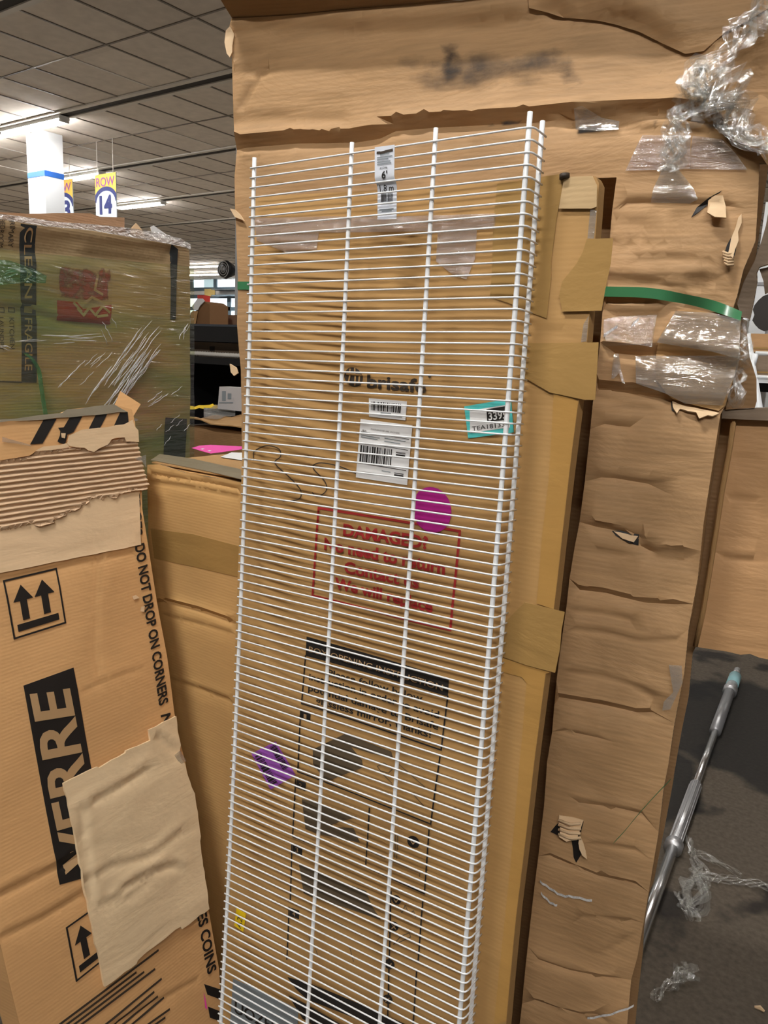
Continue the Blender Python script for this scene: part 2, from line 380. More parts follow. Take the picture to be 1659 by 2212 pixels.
def strokes(name, pl, lines, w, mat, parent, off=.0015, closed=False, uvmode=False):
    """printed lines on a face: w in metres"""
    mb = MB()
    for ln in lines:
        q = [np.array(p, float) if uvmode else pl.uv(*p) for p in ln]
        if closed: q = q + [q[0]]
        for i in range(len(q) - 1):
            a, b = q[i], q[i + 1]; l = np.linalg.norm(b - a)
            if l < 1e-6: continue
            n = max(1, int(l / .03)); t = (b - a) / l; pn = np.array([-t[1], t[0]]) * w / 2
            a2, b2 = a - t * w * .4, b + t * w * .4
            qs = [a2 + (b2 - a2) * k / n for k in range(n + 1)]; base = len(mb.v); L = [x - pn for x in qs]; R = [x + pn for x in qs]
            dl, dr = pl.disp(L) + off, pl.disp(R) + off
            for k in range(n + 1): mb.v += [pl.pt(*L[k], dl[k]), pl.pt(*R[k], dr[k])]; mb.uv += [tuple(L[k]), tuple(R[k])]
            for k in range(n): mb.f.append((base + 2 * k, base + 2 * k + 2, base + 2 * k + 3, base + 2 * k + 1))
    return mb.build(name, mat, parent)
def at(px, py, Y): d = ray(px, py); return CAM + d * ((Y - CAM[1]) / d[1])
def atX(px, py, X): d = ray(px, py); return CAM + d * ((X - CAM[0]) / d[0])
def atZ(px, py, Z): d = ray(px, py); return CAM + d * ((Z - CAM[2]) / d[2])
def wobble(pts, amp, seed=0):
    return [np.array(p) + amp * np.array([noise.noise(Vector((i * .7 + seed, seed, 0))), noise.noise(Vector((i * .7 + seed, seed, 5))), noise.noise(Vector((i * .7 + seed, seed, 9)))]) for i, p in enumerate(pts)]

# ================================================================== THE SETTING
def ceiling_mat():
    m, nt, p = new_mat('ceiling_tiles'); L = nt.links.new
    tc = nd(nt, 'ShaderNodeTexCoord'); sx = nd(nt, 'ShaderNodeSeparateXYZ'); L(tc.outputs['Object'], sx.inputs[0])
    def grid(out, off, per):
        a = nd(nt, 'ShaderNodeMath', operation='SUBTRACT'); a.inputs[1].default_value = off; L(sx.outputs[out], a.inputs[0])
        d = nd(nt, 'ShaderNodeMath', operation='DIVIDE'); d.inputs[1].default_value = per; L(a.outputs[0], d.inputs[0])
        fl = nd(nt, 'ShaderNodeMath', operation='FLOOR'); L(d.outputs[0], fl.inputs[0])
        return fl
    fx, fy = grid('X', -5.57, .6116), grid('Y', 5.927 - 1.0, 1.046)
    cb = nd(nt, 'ShaderNodeCombineXYZ'); L(fx.outputs[0], cb.inputs[0]); L(fy.outputs[0], cb.inputs[1])
    wn = nd(nt, 'ShaderNodeTexWhiteNoise'); L(cb.outputs[0], wn.inputs['Vector'])
    n = nd(nt, 'ShaderNodeTexNoise'); n.inputs['Scale'].default_value = 9; n.inputs['Detail'].default_value = 6; L(tc.outputs['Object'], n.inputs['Vector'])
    mx = nd(nt, 'ShaderNodeMix', data_type='RGBA'); mx.inputs['A'].default_value = (.74, .66, .58, 1); mx.inputs['B'].default_value = (.86, .77, .68, 1); L(wn.outputs['Value'], mx.inputs['Factor'])
    m2 = nd(nt, 'ShaderNodeMix', data_type='RGBA', blend_type='MULTIPLY'); m2.inputs['Factor'].default_value = .3; L(mx.outputs['Result'], m2.inputs['A']); L(n.outputs[0], m2.inputs['B']); L(m2.outputs['Result'], p.inputs['Base Color'])
    p.inputs['Roughness'].default_value = .9; return m
DARK_PATCHES = [(-.32, 3.75, .55, .62), (-.75, 2.9, .25, .35), (-.05, 2.55, .10, .12)]
def carpet_mat():
    m, nt, p = new_mat('dark_patchy_floor'); L = nt.links.new
    tc = nd(nt, 'ShaderNodeTexCoord')
    n = nd(nt, 'ShaderNodeTexNoise'); n.inputs['Scale'].default_value = 60; n.inputs['Detail'].default_value = 8; L(tc.outputs['Object'], n.inputs['Vector'])
    n2 = nd(nt, 'ShaderNodeTexNoise'); n2.inputs['Scale'].default_value = 3.2; n2.inputs['Detail'].default_value = 3; L(tc.outputs['Object'], n2.inputs['Vector'])
    rp = nd(nt, 'ShaderNodeMapRange'); rp.inputs[1].default_value = .36; rp.inputs[2].default_value = .44; L(n2.outputs[0], rp.inputs[0])
    mx = nd(nt, 'ShaderNodeMix', data_type='RGBA'); mx.inputs['A'].default_value = (.03, .023, .016, 1); mx.inputs['B'].default_value = (.15, .118, .082, 1); L(n.outputs[0], mx.inputs['Factor'])
    m2 = nd(nt, 'ShaderNodeMix', data_type='RGBA', blend_type='MULTIPLY'); m2.inputs['A'].default_value = (1, 1, 1, 1); m2.inputs['Factor'].default_value = 1
    m3 = nd(nt, 'ShaderNodeMix', data_type='RGBA'); m3.inputs['A'].default_value = (.22, .2, .19, 1); m3.inputs['B'].default_value = (1, 1, 1, 1); L(rp.outputs[0], m3.inputs['Factor'])
    L(mx.outputs['Result'], m2.inputs['A']); L(m3.outputs['Result'], m2.inputs['B']); L(m2.outputs['Result'], p.inputs['Base Color'])
    sx = nd(nt, 'ShaderNodeSeparateXYZ'); L(tc.outputs['Object'], sx.inputs[0])
    g1 = nd(nt, 'ShaderNodeMath', operation='GREATER_THAN'); g1.inputs[1].default_value = -2.6; L(sx.outputs[0], g1.inputs[0])
    g2 = nd(nt, 'ShaderNodeMath', operation='LESS_THAN'); g2.inputs[1].default_value = 7.5; L(sx.outputs[1], g2.inputs[0])
    gm = nd(nt, 'ShaderNodeMath', operation='MULTIPLY'); L(g1.outputs[0], gm.inputs[0]); L(g2.outputs[0], gm.inputs[1])
    # a big dark patch under the open flap and smaller ones beside it
    for cx_, cy_, rx_, ry_ in DARK_PATCHES:
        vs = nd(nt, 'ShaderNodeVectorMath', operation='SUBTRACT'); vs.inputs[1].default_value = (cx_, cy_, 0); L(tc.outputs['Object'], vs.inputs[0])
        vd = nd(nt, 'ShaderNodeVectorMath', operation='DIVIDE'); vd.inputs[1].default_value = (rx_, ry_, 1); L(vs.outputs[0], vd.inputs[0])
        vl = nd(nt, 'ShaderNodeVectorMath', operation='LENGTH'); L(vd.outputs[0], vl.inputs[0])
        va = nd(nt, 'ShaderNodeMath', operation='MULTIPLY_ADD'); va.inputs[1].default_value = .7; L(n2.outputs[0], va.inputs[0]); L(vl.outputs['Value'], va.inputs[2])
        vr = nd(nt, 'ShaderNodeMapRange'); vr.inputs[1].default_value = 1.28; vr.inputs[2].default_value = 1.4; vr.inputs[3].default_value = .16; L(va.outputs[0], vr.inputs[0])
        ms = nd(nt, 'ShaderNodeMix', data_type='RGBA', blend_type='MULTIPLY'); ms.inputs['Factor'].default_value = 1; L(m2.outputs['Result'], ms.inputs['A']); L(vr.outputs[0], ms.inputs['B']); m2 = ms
    m4 = nd(nt, 'ShaderNodeMix', data_type='RGBA'); m4.inputs['A'].default_value = (.42, .37, .30, 1); L(gm.outputs[0], m4.inputs['Factor']); L(m2.outputs['Result'], m4.inputs['B']); L(m4.outputs['Result'], p.inputs['Base Color'])  # floor out of view made pale, added as bounce for the ceiling
    p.inputs['Roughness'].default_value = .8
    b = nd(nt, 'ShaderNodeBump'); b.inputs['Strength'].default_value = .4; b.inputs['Distance'].default_value = .004; L(n.outputs[0], b.inputs['Height']); L(b.outputs[0], p.inputs['Normal'])
    return m
def slab(name, lo, hi, mat): return tag(MB().box(lo, hi).build(name, mat), kind='structure')
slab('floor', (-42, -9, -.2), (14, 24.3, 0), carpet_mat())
slab('ceiling', (-42, -9, CEIL), (14, 24.3, CEIL + .15), ceiling_mat())
K['tee'] = plain('ceiling_tee_dark', (.20, .165, .135), .5)
K['tee_l'] = plain('ceiling_tee_shine', (.66, .62, .57), .35)
K['wallp'] = plain('pale_wall', (.62, .60, .57), .8)
rows = [5.927 + 2.09 * k for k in range(-5, 9)]
# tee bars of the tile grid: dark mostly, a few painted pale to stand for lamp shine
dark, lite = MB(), MB()
xs = [-5.57 + .6116 * k for k in range(-55, 20)]
for x in xs:
    for r0 in rows[2:]:
        for a, b in ((.06, .98), (.98, 2.03)):
            mb = lite if rng.random() < .12 and x < -7 else dark
            mb.box((x - .011, r0 + a, CEIL - .008), (x + .011, r0 + b, CEIL + .002))
for r0 in rows[2:]:
    for x in xs[:-1]:
        (lite if rng.random() < .08 and x < -7 else dark).box((x + .011, r0 + .97, CEIL - .008), (x + .6, r0 + .99, CEIL + .002))
tag(dark.build('trim_1', K['tee']), kind='structure'); tag(lite.build('trim_2', K['tee_l']), kind='structure')
K['rail'] = plain('channel_rail', (.62, .57, .5), .5); K['gap'] = plain('channel_gap', (.035, .03, .027), .8)
for i, y in enumerate(rows):
    mb = MB().box((-41.9, y - .12, CEIL - .022), (7, y - .06, CEIL - .004)).box((-41.9, y + .06, CEIL - .022), (7, y + .12, CEIL - .004))
    t = tag(mb.build('trim_%d' % (3 + i), K['rail']), kind='structure')
    MB().box((-41.9, y - .06, CEIL - .009), (7, y + .06, CEIL - .004)).build('channel_back', K['gap'], t)
K['tube'] = emit('lit_tube', TUBE_COL, 0); K['tube'].node_tree.nodes['Principled BSDF'].inputs['Emission Strength'].default_value = TUBE_L if 'TUBE_L' in globals() else 150.0
K['tube_mid'] = emit('mid_lit_tube', TUBE_COL, MID_L); K['tube_far'] = emit('far_lit_tube', TUBE_COL, FAR_L)
K['housing'] = plain('lamp_housing', (.72, .70, .66), .5)
def ceiling_light(xr, y, label, ln=1.33, group=None, m='tube_far'):
    y = min(rows, key=lambda r: abs(r - y))
    t = thing('ceiling_light', (xr - ln / 2, y, CEIL - .056), label, 'light', group)
    hw = .06 if m == 'tube_far' else .014
    MB().box((xr - ln, y - hw, CEIL - .092), (xr, y + hw, CEIL - .064)).build('tube', K[m], t)
    MB().box((xr - ln - .03, y - .07, CEIL - .062), (xr + .03, y + .07, CEIL - .023)).box((xr - ln - .03, y - .06, CEIL - .095), (xr - ln - .001, y + .06, CEIL - .062)).box((xr + .001, y - .06, CEIL - .095), (xr + .03, y + .06, CEIL - .062)).build('housing', K['housing'], t)
    return t
far_lab = ['lit ceiling tube just above the white pillar', 'lit ceiling tube cut off by the left edge of the photo', 'lit ceiling tube between the white pillar and the row 14 sign', 'lit ceiling tube right of the row 14 sign']
for (xr, y), lb in zip(FAR_TUBES, far_lab): ceiling_light(xr * H, y * H, lb)
for j, lb in ((6, 'yellowish lit ceiling tube above the far windows, upper of two'), (7, 'yellowish lit ceiling tube above the far windows, lower of two')):
    p = atZ(456, 566 if j == 6 else 584, CEIL); ceiling_light(p[0], p[1], lb, 2.4)
for xr, y, ln, mm in NEAR_TUBES: ceiling_light(xr, y, ln=ln, m=mm, label='lit ceiling tube over the aisle behind the photographer', group='ceiling tubes overhead')
for xr, y in FILL_TUBES: ceiling_light(xr, y, 'unseen ceiling tube added to brighten the hall', group='added unseen ceiling tubes')

# far end of the hall: wall with a band of windows
YW = 22.5
def wp(px, py): return at(px, py, YW)
wx0, wx1 = -38.0, -9.0
z_a, z_b = wp(460, 624)[2], wp(460, 590)[2]     # upper window band
z_c, z_d = wp(460, 683)[2], wp(460, 641)[2]     # lower shopfront band
w = MB()
for lo, hi in ((0, z_c), (z_d, z_a), (z_b, CEIL)): w.box((-42, YW, lo), (14, YW + .15, hi))
for lo, hi in ((z_c, z_d), (z_a, z_b)): w.box((wx1, YW, lo), (14, YW + .15, hi)); w.box((-42, YW, lo), (wx0, YW + .15, hi))
tag(w.build('wall_back', K['wallp']), kind='structure')
K['day'] = emit('daylit_glass', (.80, .92, 1.0), 1.25); K['frame_b'] = plain('blue_grey_frame', (.09, .13, .16), .4)
K['treepane'] = emit('daylit_trees', (.42, .55, .58), .8)
tag(MB().box((-42, -9, 0), (-41.9, YW, CEIL)).build('wall_left', K['wallp']), kind='structure')
for i, (lo, hi) in enumerate(((z_a, z_b), (z_c, z_d))):
    t = tag(MB().box((wx0, YW + .04, lo), (wx1, YW + .08, hi)).build('window_%d' % (i + 1), K['day']), kind='structure')
    fr = MB()
    edges = [wp(x, 600)[0] for x in ((414, 465, 545, 600) if i == 0 else (443, 495, 560))]
    for x in edges + [wx0, wx1]: fr.box((x - .09, YW - .02, lo), (x + .09, YW + .12, hi))
    fr.box((wx0, YW - .03, lo - .08), (wx1, YW + .12, lo + .06)).box((wx0, YW - .03, hi - .06), (wx1, YW + .12, hi + .08))
    if i == 1: fr.box((wx0, YW - .02, wp(480, 671)[2]), (wx1, YW + .1, wp(480, 663)[2]))
    fr.build('window_frame', K['frame_b'], t)
    if i == 0:
        a = wp(440, 612); b = wp(466, 603)
        MB().box((a[0], YW + .02, lo + .06), (b[0], YW + .035, b[2])).build('tree_view', K['treepane'], t)
# yellow notice and grey ledge on the far wall
a, b = wp(444, 640), wp(466, 624)
tag(MB().box((a[0], YW - .06, a[2]), (b[0], YW - .035, b[2])).build('notice_board', plain('ochre_notice', (.62, .45, .16), .6)), 'small ochre notice between the two far window bands', 'notice')
a, b = wp(476, 641), wp(560, 626)
led = thing('beam_ledge', ((a[0] + b[0]) / 2, YW - .3, a[2]), 'dark grey ledge under the far upper windows', 'ledge')
MB().box((a[0], YW - .5, (a[2] + b[2]) / 2 + .1), (b[0], YW - .06, b[2])).build('ledge_top', plain('grey_steel', (.10, .12, .13), .5), led)
MB().box((a[0], YW - .5, a[2]), (b[0], YW - .1, (a[2] + b[2]) / 2 - .1)).build('ledge_foot', K['frame_b'], led)
# white pillar with a blue stripe
pt_ = thing('pillar', (-10.385, 6.36, 0), 'white square pillar with a painted blue stripe near its top', 'pillar')
K['pil'] = plain('pillar_paint', (.62, .64, .66), .5); K['blue'] = plain('blue_tape', (.02, .10, .38), .5)
px0, px1, py0, py1 = -10.60, -10.19, 6.22, 6.50
MB().box((px0, py0, 0), (px1, py1, CEIL - .001)).build('shaft', K['pil'], pt_)
zs = at(92, 374, py0)[2]
MB().box((px0 - .003, py0 - .003, zs - .035), (px1 + .003, py1 + .003, zs + .035)).build('stripe', K['blue'], pt_)
# two hanging row signs
def row_sign(num, pl, tlx, tly, trx, try_, blx, bly, label, nx=0):
    A, B, D = pl.uv(tlx, tly), pl.uv(trx, try_), pl.uv(blx, bly)
    w = B[0] - A[0]; top = (A[1] + B[1]) / 2; h = top - D[1]; x0 = A[0]; bot = top - h - .25
    c = pl.pt(x0 + w / 2, bot)
    t = thing('row_sign', c, label, 'sign', 'row signs hanging from the ceiling')
    P = lambda a, b: (x0 + w * a, top - h * b)
    quad('board', pl, [P(0, 1.25), P(1, 1.25), P(1, 0), P(0, 0)], K['signw'], t, off=0, uvmode=True, thick=.012, grid=.2)
    arc = [P(.5 + .56 * math.cos(an), .66 - .36 * math.sin(an)) for an in np.linspace(.15, math.pi - .15, 20)]
    arc = [(min(max(x, x0), x0 + w), y) for x, y in arc]
    quad('header', pl, [P(0, 0)] + [P(0, .48)] + arc[::-1] + [P(1, .48), P(1, 0)], K['signy'], t, uvmode=True, grid=.2)
    inner = [P(.5 + .46 * math.cos(an), .68 - .28 * math.sin(an)) for an in np.linspace(.02, math.pi - .02, 20)]
    outer = [P(.5 + .58 * math.cos(an), .66 - .36 * math.sin(an)) for an in np.linspace(.02, math.pi - .02, 20)]
    cl = lambda L: [(min(max(x, x0), x0 + w), y) for x, y in L]
    quad('arch', pl, cl(inner) + cl(outer)[::-1], K['signb'], t, off=.003, uvmode=True, grid=.2)
    print_texts('lettering', [('ROW', P(.06, .29), P(.94, .29), P(.06, .07), .01)], pl, plain('sign_violet', (.30, .10, .28), .5), t, off=.005, uvmode=True)
    print_texts('number', [(num, P(.2 + nx, .93), P(.8 + nx, .93), P(.2 + nx, .5), .035)], pl, K['signb'], t, off=.005, uvmode=True)
    for a in (.12, .88): MB().tube([pl.pt(*P(a, 0)), pl.pt(P(a, 0)[0], CEIL - pl.P[2] - .001)], .005, 5).build('cord', K['cord'], t)
K['signw'] = plain('sign_white', (.70, .78, .84), .5); K['signy'] = plain('sign_orange', (.90, .50, .09), .5); K['signb'] = plain('sign_navy', (.035, .045, .17), .5)
K['cord'] = plain('clear_cord', (.6, .55, .5), .3)
row_sign('14', Plane((0, 6.89, 0), (0, -1, 0), (1, 0, 0)), 205, 377, 250, 373, 208, 469, 'hanging orange and white row sign numbered 14')
row_sign('13', Plane((0, 7.29, 0), (0, -1, 0), (1, 0, 0)), 111, 391, 156, 387, 114, 480, 'hanging orange and white row sign half hidden by the pillar', .07)
# black box standing for a dark gap far left under the ceiling
a, b = at(-40, 455, 16), at(66, 430, 16)
tag(MB().box((a[0] - 3, 16, at(0, 446, 16)[2]), (b[0], 16.6, at(0, 428, 16)[2])).build('trim_30', K['black']), kind='structure')

# ================================================================== FLAT BOX BEHIND THE SHELF
NB = np.array([.02866065, -.99828106, .05112236])       # outward normal of its front (leans back)
PB = CAM - NB * (.7950 + NB @ CAM)
BR = Plane(PB, NB, (1, .03, 0)); BR.amp = .0012; BR.ns = 6
def to_floor(pl, px1, px2):
    """where the line through two picture points on the face meets the floor (face u,v)"""
    a, b = pl.uv(*px1), pl.uv(*px2); za, zb = pl.pt(*a)[2], pl.pt(*b)[2]
    return a + (b - a) * (za - .002) / (za - zb)
_a, _b = BR.uv(553, 425), BR.uv(495, 1800)
def _bulge(u, v):
    # the left edge of the box stands proud: its front sags back from that edge
    ul = _a[0] + (_b[0] - _a[0]) * (v - _a[1]) / (_b[1] - _a[1]); d = u - ul
    return .034 * math.exp(-max(0, d) / .16) * min(1, max(0, (_a[1] + .03 - v) / .2))
BR.bulge = _bulge
BR.crease([(545, 760), (760, 800)], .0012, .006).crease([(1000, 700), (1240, 720)], .001, .006)
bl_, br_ = to_floor(BR, (523, 1000), (495, 1800)), to_floor(BR, (1179, 1490), (1098, 2212))
bris_poly = [BR.uv(*p) for p in ((553, 425), (700, 417), (860, 408), (905, 404), (1000, 397), (1080, 392), (1228, 381), (1287, 381), (1294, 396), (1288, 482), (1273, 682), (1268, 740), (1250, 868), (1237, 967), (1200, 1290), (1179, 1455), (1158, 1617), (1138, 1797), (1116, 1975), (1094, 2210))] + [br_, bl_] + [BR.uv(*p) for p in ((495, 1800), (511, 1300), (523, 1000), (540, 690))]
c = BR.pt(*((bl_ + br_) / 2)) - BR.N * .03
fb = thing('flat_box', (c[0], c[1], 0), 'tall flat cardboard mirror box with black printed instructions behind the white wire shelf', 'box')
panel('body', BR, bris_poly, K['tan_bris'], fb, thick=.019, grid=.03, uvmode=True)
q = lambda name, pts, mat, off=.0012, **k: quad(name, BR, pts, mat, fb, off, **k)
# tapes
q('tape', [(1075, 397), (1160, 384), (1228, 374), (1219, 390), (1197, 520), (1182, 688), (1140, 673), (1060, 642), (1066, 500)], K['tape'], .0016, jag=.001)
q('tape', [(1197, 850), (1240, 862), (1250, 868), (1237, 967), (1200, 1290), (1197, 1316), (1160, 1303), (1173, 1150), (1186, 1040)], K['tape_o'], .0014)
q('tape', [(1079, 1418), (1189, 1452), (1179, 1455), (1158, 1617), (1138, 1797), (1116, 1975), (1094, 2205), (1068, 2212), (1079, 2104), (1111, 1797), (1138, 1475), (1128, 1462), (1074, 1448)], K['tape_o'], .0014)
q('tape', [(1122, 742), (1295, 740), (1288, 864), (1265, 864), (1190, 848), (1128, 812)], K['tape'], .003)
q('tape', [(1100, 1336), (1136, 1300), (1222, 1321), (1212, 1400), (1201, 1452), (1140, 1436), (1072, 1412), (1085, 1350)], K['tape'], .003, jag=.0007)
tp = q('tape', [(1270, 518), (1327, 516), (1322, 570), (1310, 625), (1302, 672), (1218, 674), (1211, 640), (1217, 610), (1249, 570), (1262, 545)], K['tape'], .0045)
BR2 = BR
q('clear_tape', [(552, 472), (700, 468), (860, 468), (1072, 462), (1070, 494), (940, 500), (690, 503), (686, 540), (620, 546), (556, 520)], K['tapec'], .002)
q('clear_tape', [(948, 500), (1032, 494), (1028, 560), (1010, 604), (985, 598), (944, 566)], K['tapec'], .0021)
q('clear_tape', [(1262, 700), (1273, 682), (1268, 738), (1256, 740)], K['filmc'], .0022)
q('clear_tape', [(1276, 452), (1290, 455), (1284, 516), (1270, 516)], K['filmc'], .0022)
# pale overlap sheet at the top right corner
q('corner_flap', [(1221, 384), (1282, 382), (1292, 402), (1291, 448), (1280, 452), (1209, 452)], board('pale_board', (.55, .385, .2), dark=.9, ribamt=.05, wr=.2), .004)
MB().tube([BR.pt(*BR.uv(1222, 378), .004), BR.pt(*BR.uv(1222, 388), .004)], .006, 12).build('tape_curl', K['inkb'], fb, True)
# logo and lettering
th = np.linspace(0, 2 * math.pi, 30)[:-1]
lg = MB()
q('printed_logo', [(764.5 + 20 * math.cos(a) + 1.5 * math.sin(a), 814.5 + 21 * math.sin(a) + 2 * math.cos(a)) for a in th], K['inkb'])
strokes('logo_lines', BR, [[(750, 808), (782, 811)], [(757, 798), (756, 808)], [(768, 796), (768, 809)], [(757, 812), (754, 828)], [(769, 814), (768, 832)], [(778, 814), (777, 826)], [(757, 808), (768, 809)]], .0024, K['tan_bris'], fb, .002)
print_texts('printed_name', [('brisafe', (794, 836.5), (921, 849), (794.5, 808), .028)], BR, K['inkb'], fb)
q('printed_mark', [(929 + 3.4 * math.cos(a), 812 + 3.6 * math.sin(a)) for a in th], K['inkb'])
# two white labels
def label(name, pts, off=.0018, mat='paper', **kw): return q(name, pts, K[mat], off, **kw)
def bilin(c4):
    A, B, C_, D = [np.array(p, float) for p in c4]      # tl tr br bl
    return lambda u, v: tuple((A * (1 - u) + B * u) * (1 - v) + (D * (1 - u) + C_ * u) * v)
def bar_code(pl, name, f, u0, u1, v0, v1, n, parent, off=.0026, vertical=False, ink='ink', seed=1, gap=.5):
    r = random.Random(seed); mb = MB(); x = 0.0; cells = []
    while x < 1: w = r.choice((1, 1, 2, 3)) / n; cells.append((x, min(1, x + w))); x += w + r.choice((1, 1, 2)) * gap * 2 / n
    for a, b in cells:
        if vertical: cs = [f(u0, v0 + (v1 - v0) * a), f(u1, v0 + (v1 - v0) * a), f(u1, v0 + (v1 - v0) * b), f(u0, v0 + (v1 - v0) * b)]
        else: cs = [f(u0 + (u1 - u0) * a, v0), f(u0 + (u1 - u0) * b, v0), f(u0 + (u1 - u0) * b, v1), f(u0 + (u1 - u0) * a, v1)]
        n0 = len(mb.v)
        for p in (cs[3], cs[2], cs[1], cs[0]): uv = pl.uv(*p); mb.v.append(pl.pt(*uv, pl.disp([uv])[0] + off)); mb.uv.append(tuple(uv))
        mb.f.append((n0, n0 + 1, n0 + 2, n0 + 3))
    return mb.build(name, K[ink], parent)
f1 = bilin(((798, 860), (880, 867), (877, 908), (798, 900)))
l1 = label('barcode_label', [f1(0, 0), f1(1, 0), f1(1, 1), f1(0, 1)])
bar_code(BR, 'barcode', f1, .07, .86, .16, .64, 66, l1, seed=3)
strokes('print_lines', BR, [[f1(.33, .72), f1(.6, .72)], [f1(.1, .82), f1(.9, .82)]], .0012, K['greyblue'], l1, .0026)
f2 = bilin(((780, 905), (892, 919), (881, 1048), (770, 1031)))
l2 = label('shipping_label', [f2(0, 0), f2(1, 0), f2(1, 1), f2(0, 1)])
bar_code(BR, 'barcode', f2, .05, .66, .44, .72, 60, l2, seed=9)
bar_code(BR, 'side_code', f2, .74, .92, .47, .54, 9, l2, vertical=True, seed=4)
bar_code(BR, 'side_code', f2, .74, .92, .82, .90, 6, l2, vertical=True, seed=8)
print_texts('label_print', [('FBA', f2(.05, .205), f2(.14, .205), f2(.05, .17)), ('PLEASE LEAVE THIS LABEL UNCOVERED', f2(.22, .16), f2(.78, .17), f2(.22, .135))], BR, K['inkb'], l2, .0026)
strokes('label_rules', BR, [[f2(.04, .215), f2(.96, .235)], [f2(.04, .395), f2(.96, .42)], [f2(.04, .745), f2(.96, .76)]], .0008, K['ink'], l2, .0026)
for ln in [[f2(.05, .27), f2(.4, .28)], [f2(.05, .3), f2(.36, .31)], [f2(.5, .27), f2(.9, .28)], [f2(.5, .32), f2(.8, .33)], [f2(.2, .735), f2(.5, .742)], [f2(.5, .82), f2(.66, .825)]]: strokes('print_line', BR, [ln], .0011, K['greyblue'], l2, .0026)
# turquoise price sticker
f3 = bilin(((1004.5, 878), (1105, 861), (1111, 934), (1013, 947)))
l3 = label('turquoise_label', [f3(0, 0), f3(1, 0), f3(1, 1), f3(0, 1)], mat='teal')
quad('label_field', BR, [f3(.11, .16), f3(.93, .16), f3(.93, .84), f3(.06, .84)], K['paper'], l3, .0024)
quad('number_block', BR, [f3(.47, .2), f3(.92, .2), f3(.92, .6), f3(.46, .58)], K['ink'], l3, .003)
print_texts('label_number', [('3395', f3(.50, .54), f3(.90, .56), f3(.50, .3), .02)], BR, K['paper'], l3, .0036)
print_texts('label_code', [('TEA181339', f3(.12, .79), f3(.92, .79), f3(.12, .65))], BR, K['ink'], l3, .003)
# round magenta sticker, purple and yellow labels, handwritten 35
q('round_sticker', [(935 + 42 * math.cos(a) - 1 * math.sin(a), 1101 + 49 * math.sin(a) + 6 * math.cos(a)) for a in th], K['magenta'], .002)
f4 = bilin(((545, 1627), (597, 1601), (640, 1673), (586, 1705)))
l4 = label('purple_label', [f4(0, 0), f4(1, 0), f4(1, 1), f4(0, 1)], mat='purple')
bar_code(BR, 'barcode', f4, .08, .34, .1, .92, 44, l4, vertical=True, seed=5)
bar_code(BR, 'small_barcode', f4, .72, .95, .06, .75, 50, l4, vertical=True, seed=6)
f5 = bilin(((512, 1961), (533, 1973), (527, 2012), (507, 1999)))
l5 = label('yellow_label', [f5(0, 0), f5(1, 0), f5(1, 1), f5(0, 1)], mat='yellow')
print_texts('label_letters', [('A2', f5(.75, .92), f5(.75, .35), f5(.2, .92))], BR, K['ink'], l5, .0026)
g = lambda L: [(500 + x * .3918, 700 + y * .3918) for x, y in L]
def smooth(L, n=5):
    P = [np.array(p, float) for p in L]; out = []
    for i in range(len(P) - 1):
        p0, p1, p2, p3 = P[max(i - 1, 0)], P[i], P[i + 1], P[min(i + 2, len(P) - 1)]
        for k in range(n):
            t = k / n; out.append(.5 * ((2 * p1) + (p2 - p0) * t + (2 * p0 - 5 * p1 + 4 * p2 - p3) * t * t + (3 * p1 - p0 - 3 * p2 + p3) * t ** 3))
    return [tuple(p) for p in out] + [tuple(P[-1])]
strokes('handwriting', BR, [smooth(g([(125, 735), (132, 700), (200, 670), (265, 688), (275, 730), (245, 768), (330, 850), (385, 915), (375, 965), (290, 975)])), smooth(g([(690, 825), (600, 785), (500, 765), (455, 780), (462, 805), (520, 870), (525, 920), (480, 950), (450, 930)]))], .0016, K['inkb'], fb)
# red notice
strokes('red_frame', BR, [[(690, 1097), (995, 1147), (974, 1360), (880, 1338), (676, 1286), (690, 1097)]], .0034, K['red'], fb)
print_texts('red_notice', [('DAMAGED?', (743, 1156), (925, 1186), (744, 1130), .034), ('No need to return', (702, 1186), (962, 1240), (703, 1160), .034),
    ('Contact us', (745, 1236), (906, 1271), (746, 1211), .034), ('We will replace', (724, 1270), (936, 1322), (725, 1246), .034)], BR, K['red'], fb)
# opening instructions
q('instruction_bar', [(664, 1374.5), (970, 1465), (968, 1504), (661.5, 1416)], K['ink'])
print_texts('bar_lettering', [('BOX OPENING INSTRUCTION', (669, 1407), (957, 1492), (670, 1394.5), .008)], BR, K['tanink'], fb, .002)
print_texts('instruction_text', [('Please follow below', (709, 1458), (913, 1516), (710, 1444), .02), ('instruction in order to avoid', (669, 1467), (949, 1551), (670, 1453), .02),
    ('potential damage to Brisafe', (667, 1491), (948, 1576), (668, 1477), .02), ('glassless mirror, thanks!', (683, 1518), (932, 1593), (684, 1504), .02)], BR, K['ink'], fb)
FR = [[(661.5, 1416), (653, 1519), (954.5, 1619), (968, 1504)], [(651, 1535), (644.6, 1666), (931.5, 1779), (952, 1634)], [(640, 1683), (633.5, 1806), (918, 1929), (928, 1792)], [(632, 1822), (628, 1946), (904, 2078), (915, 1943)], [(625.5, 1959), (621, 2071)], [(901, 2096), (890, 2260)], [(846, 1925), (838, 2212)], [(800, 1744), (791, 1866)]]
strokes('instruction_frames', BR, FR, .0022, K['ink'], fb)
for i, (x, y) in enumerate(((652, 1534), (642, 1683), (634, 1822), (627, 1960))):
    sq = q('step_square', [(x, y), (x + 20, y + 7), (x + 19, y + 25), (x - 1, y + 18)], K['ink'])
    print_texts('step_number', [(str(i + 1), (x + 6, y + 17), (x + 12, y + 19), (x + 6, y + 6))], BR, K['tanink'], sq, .002)
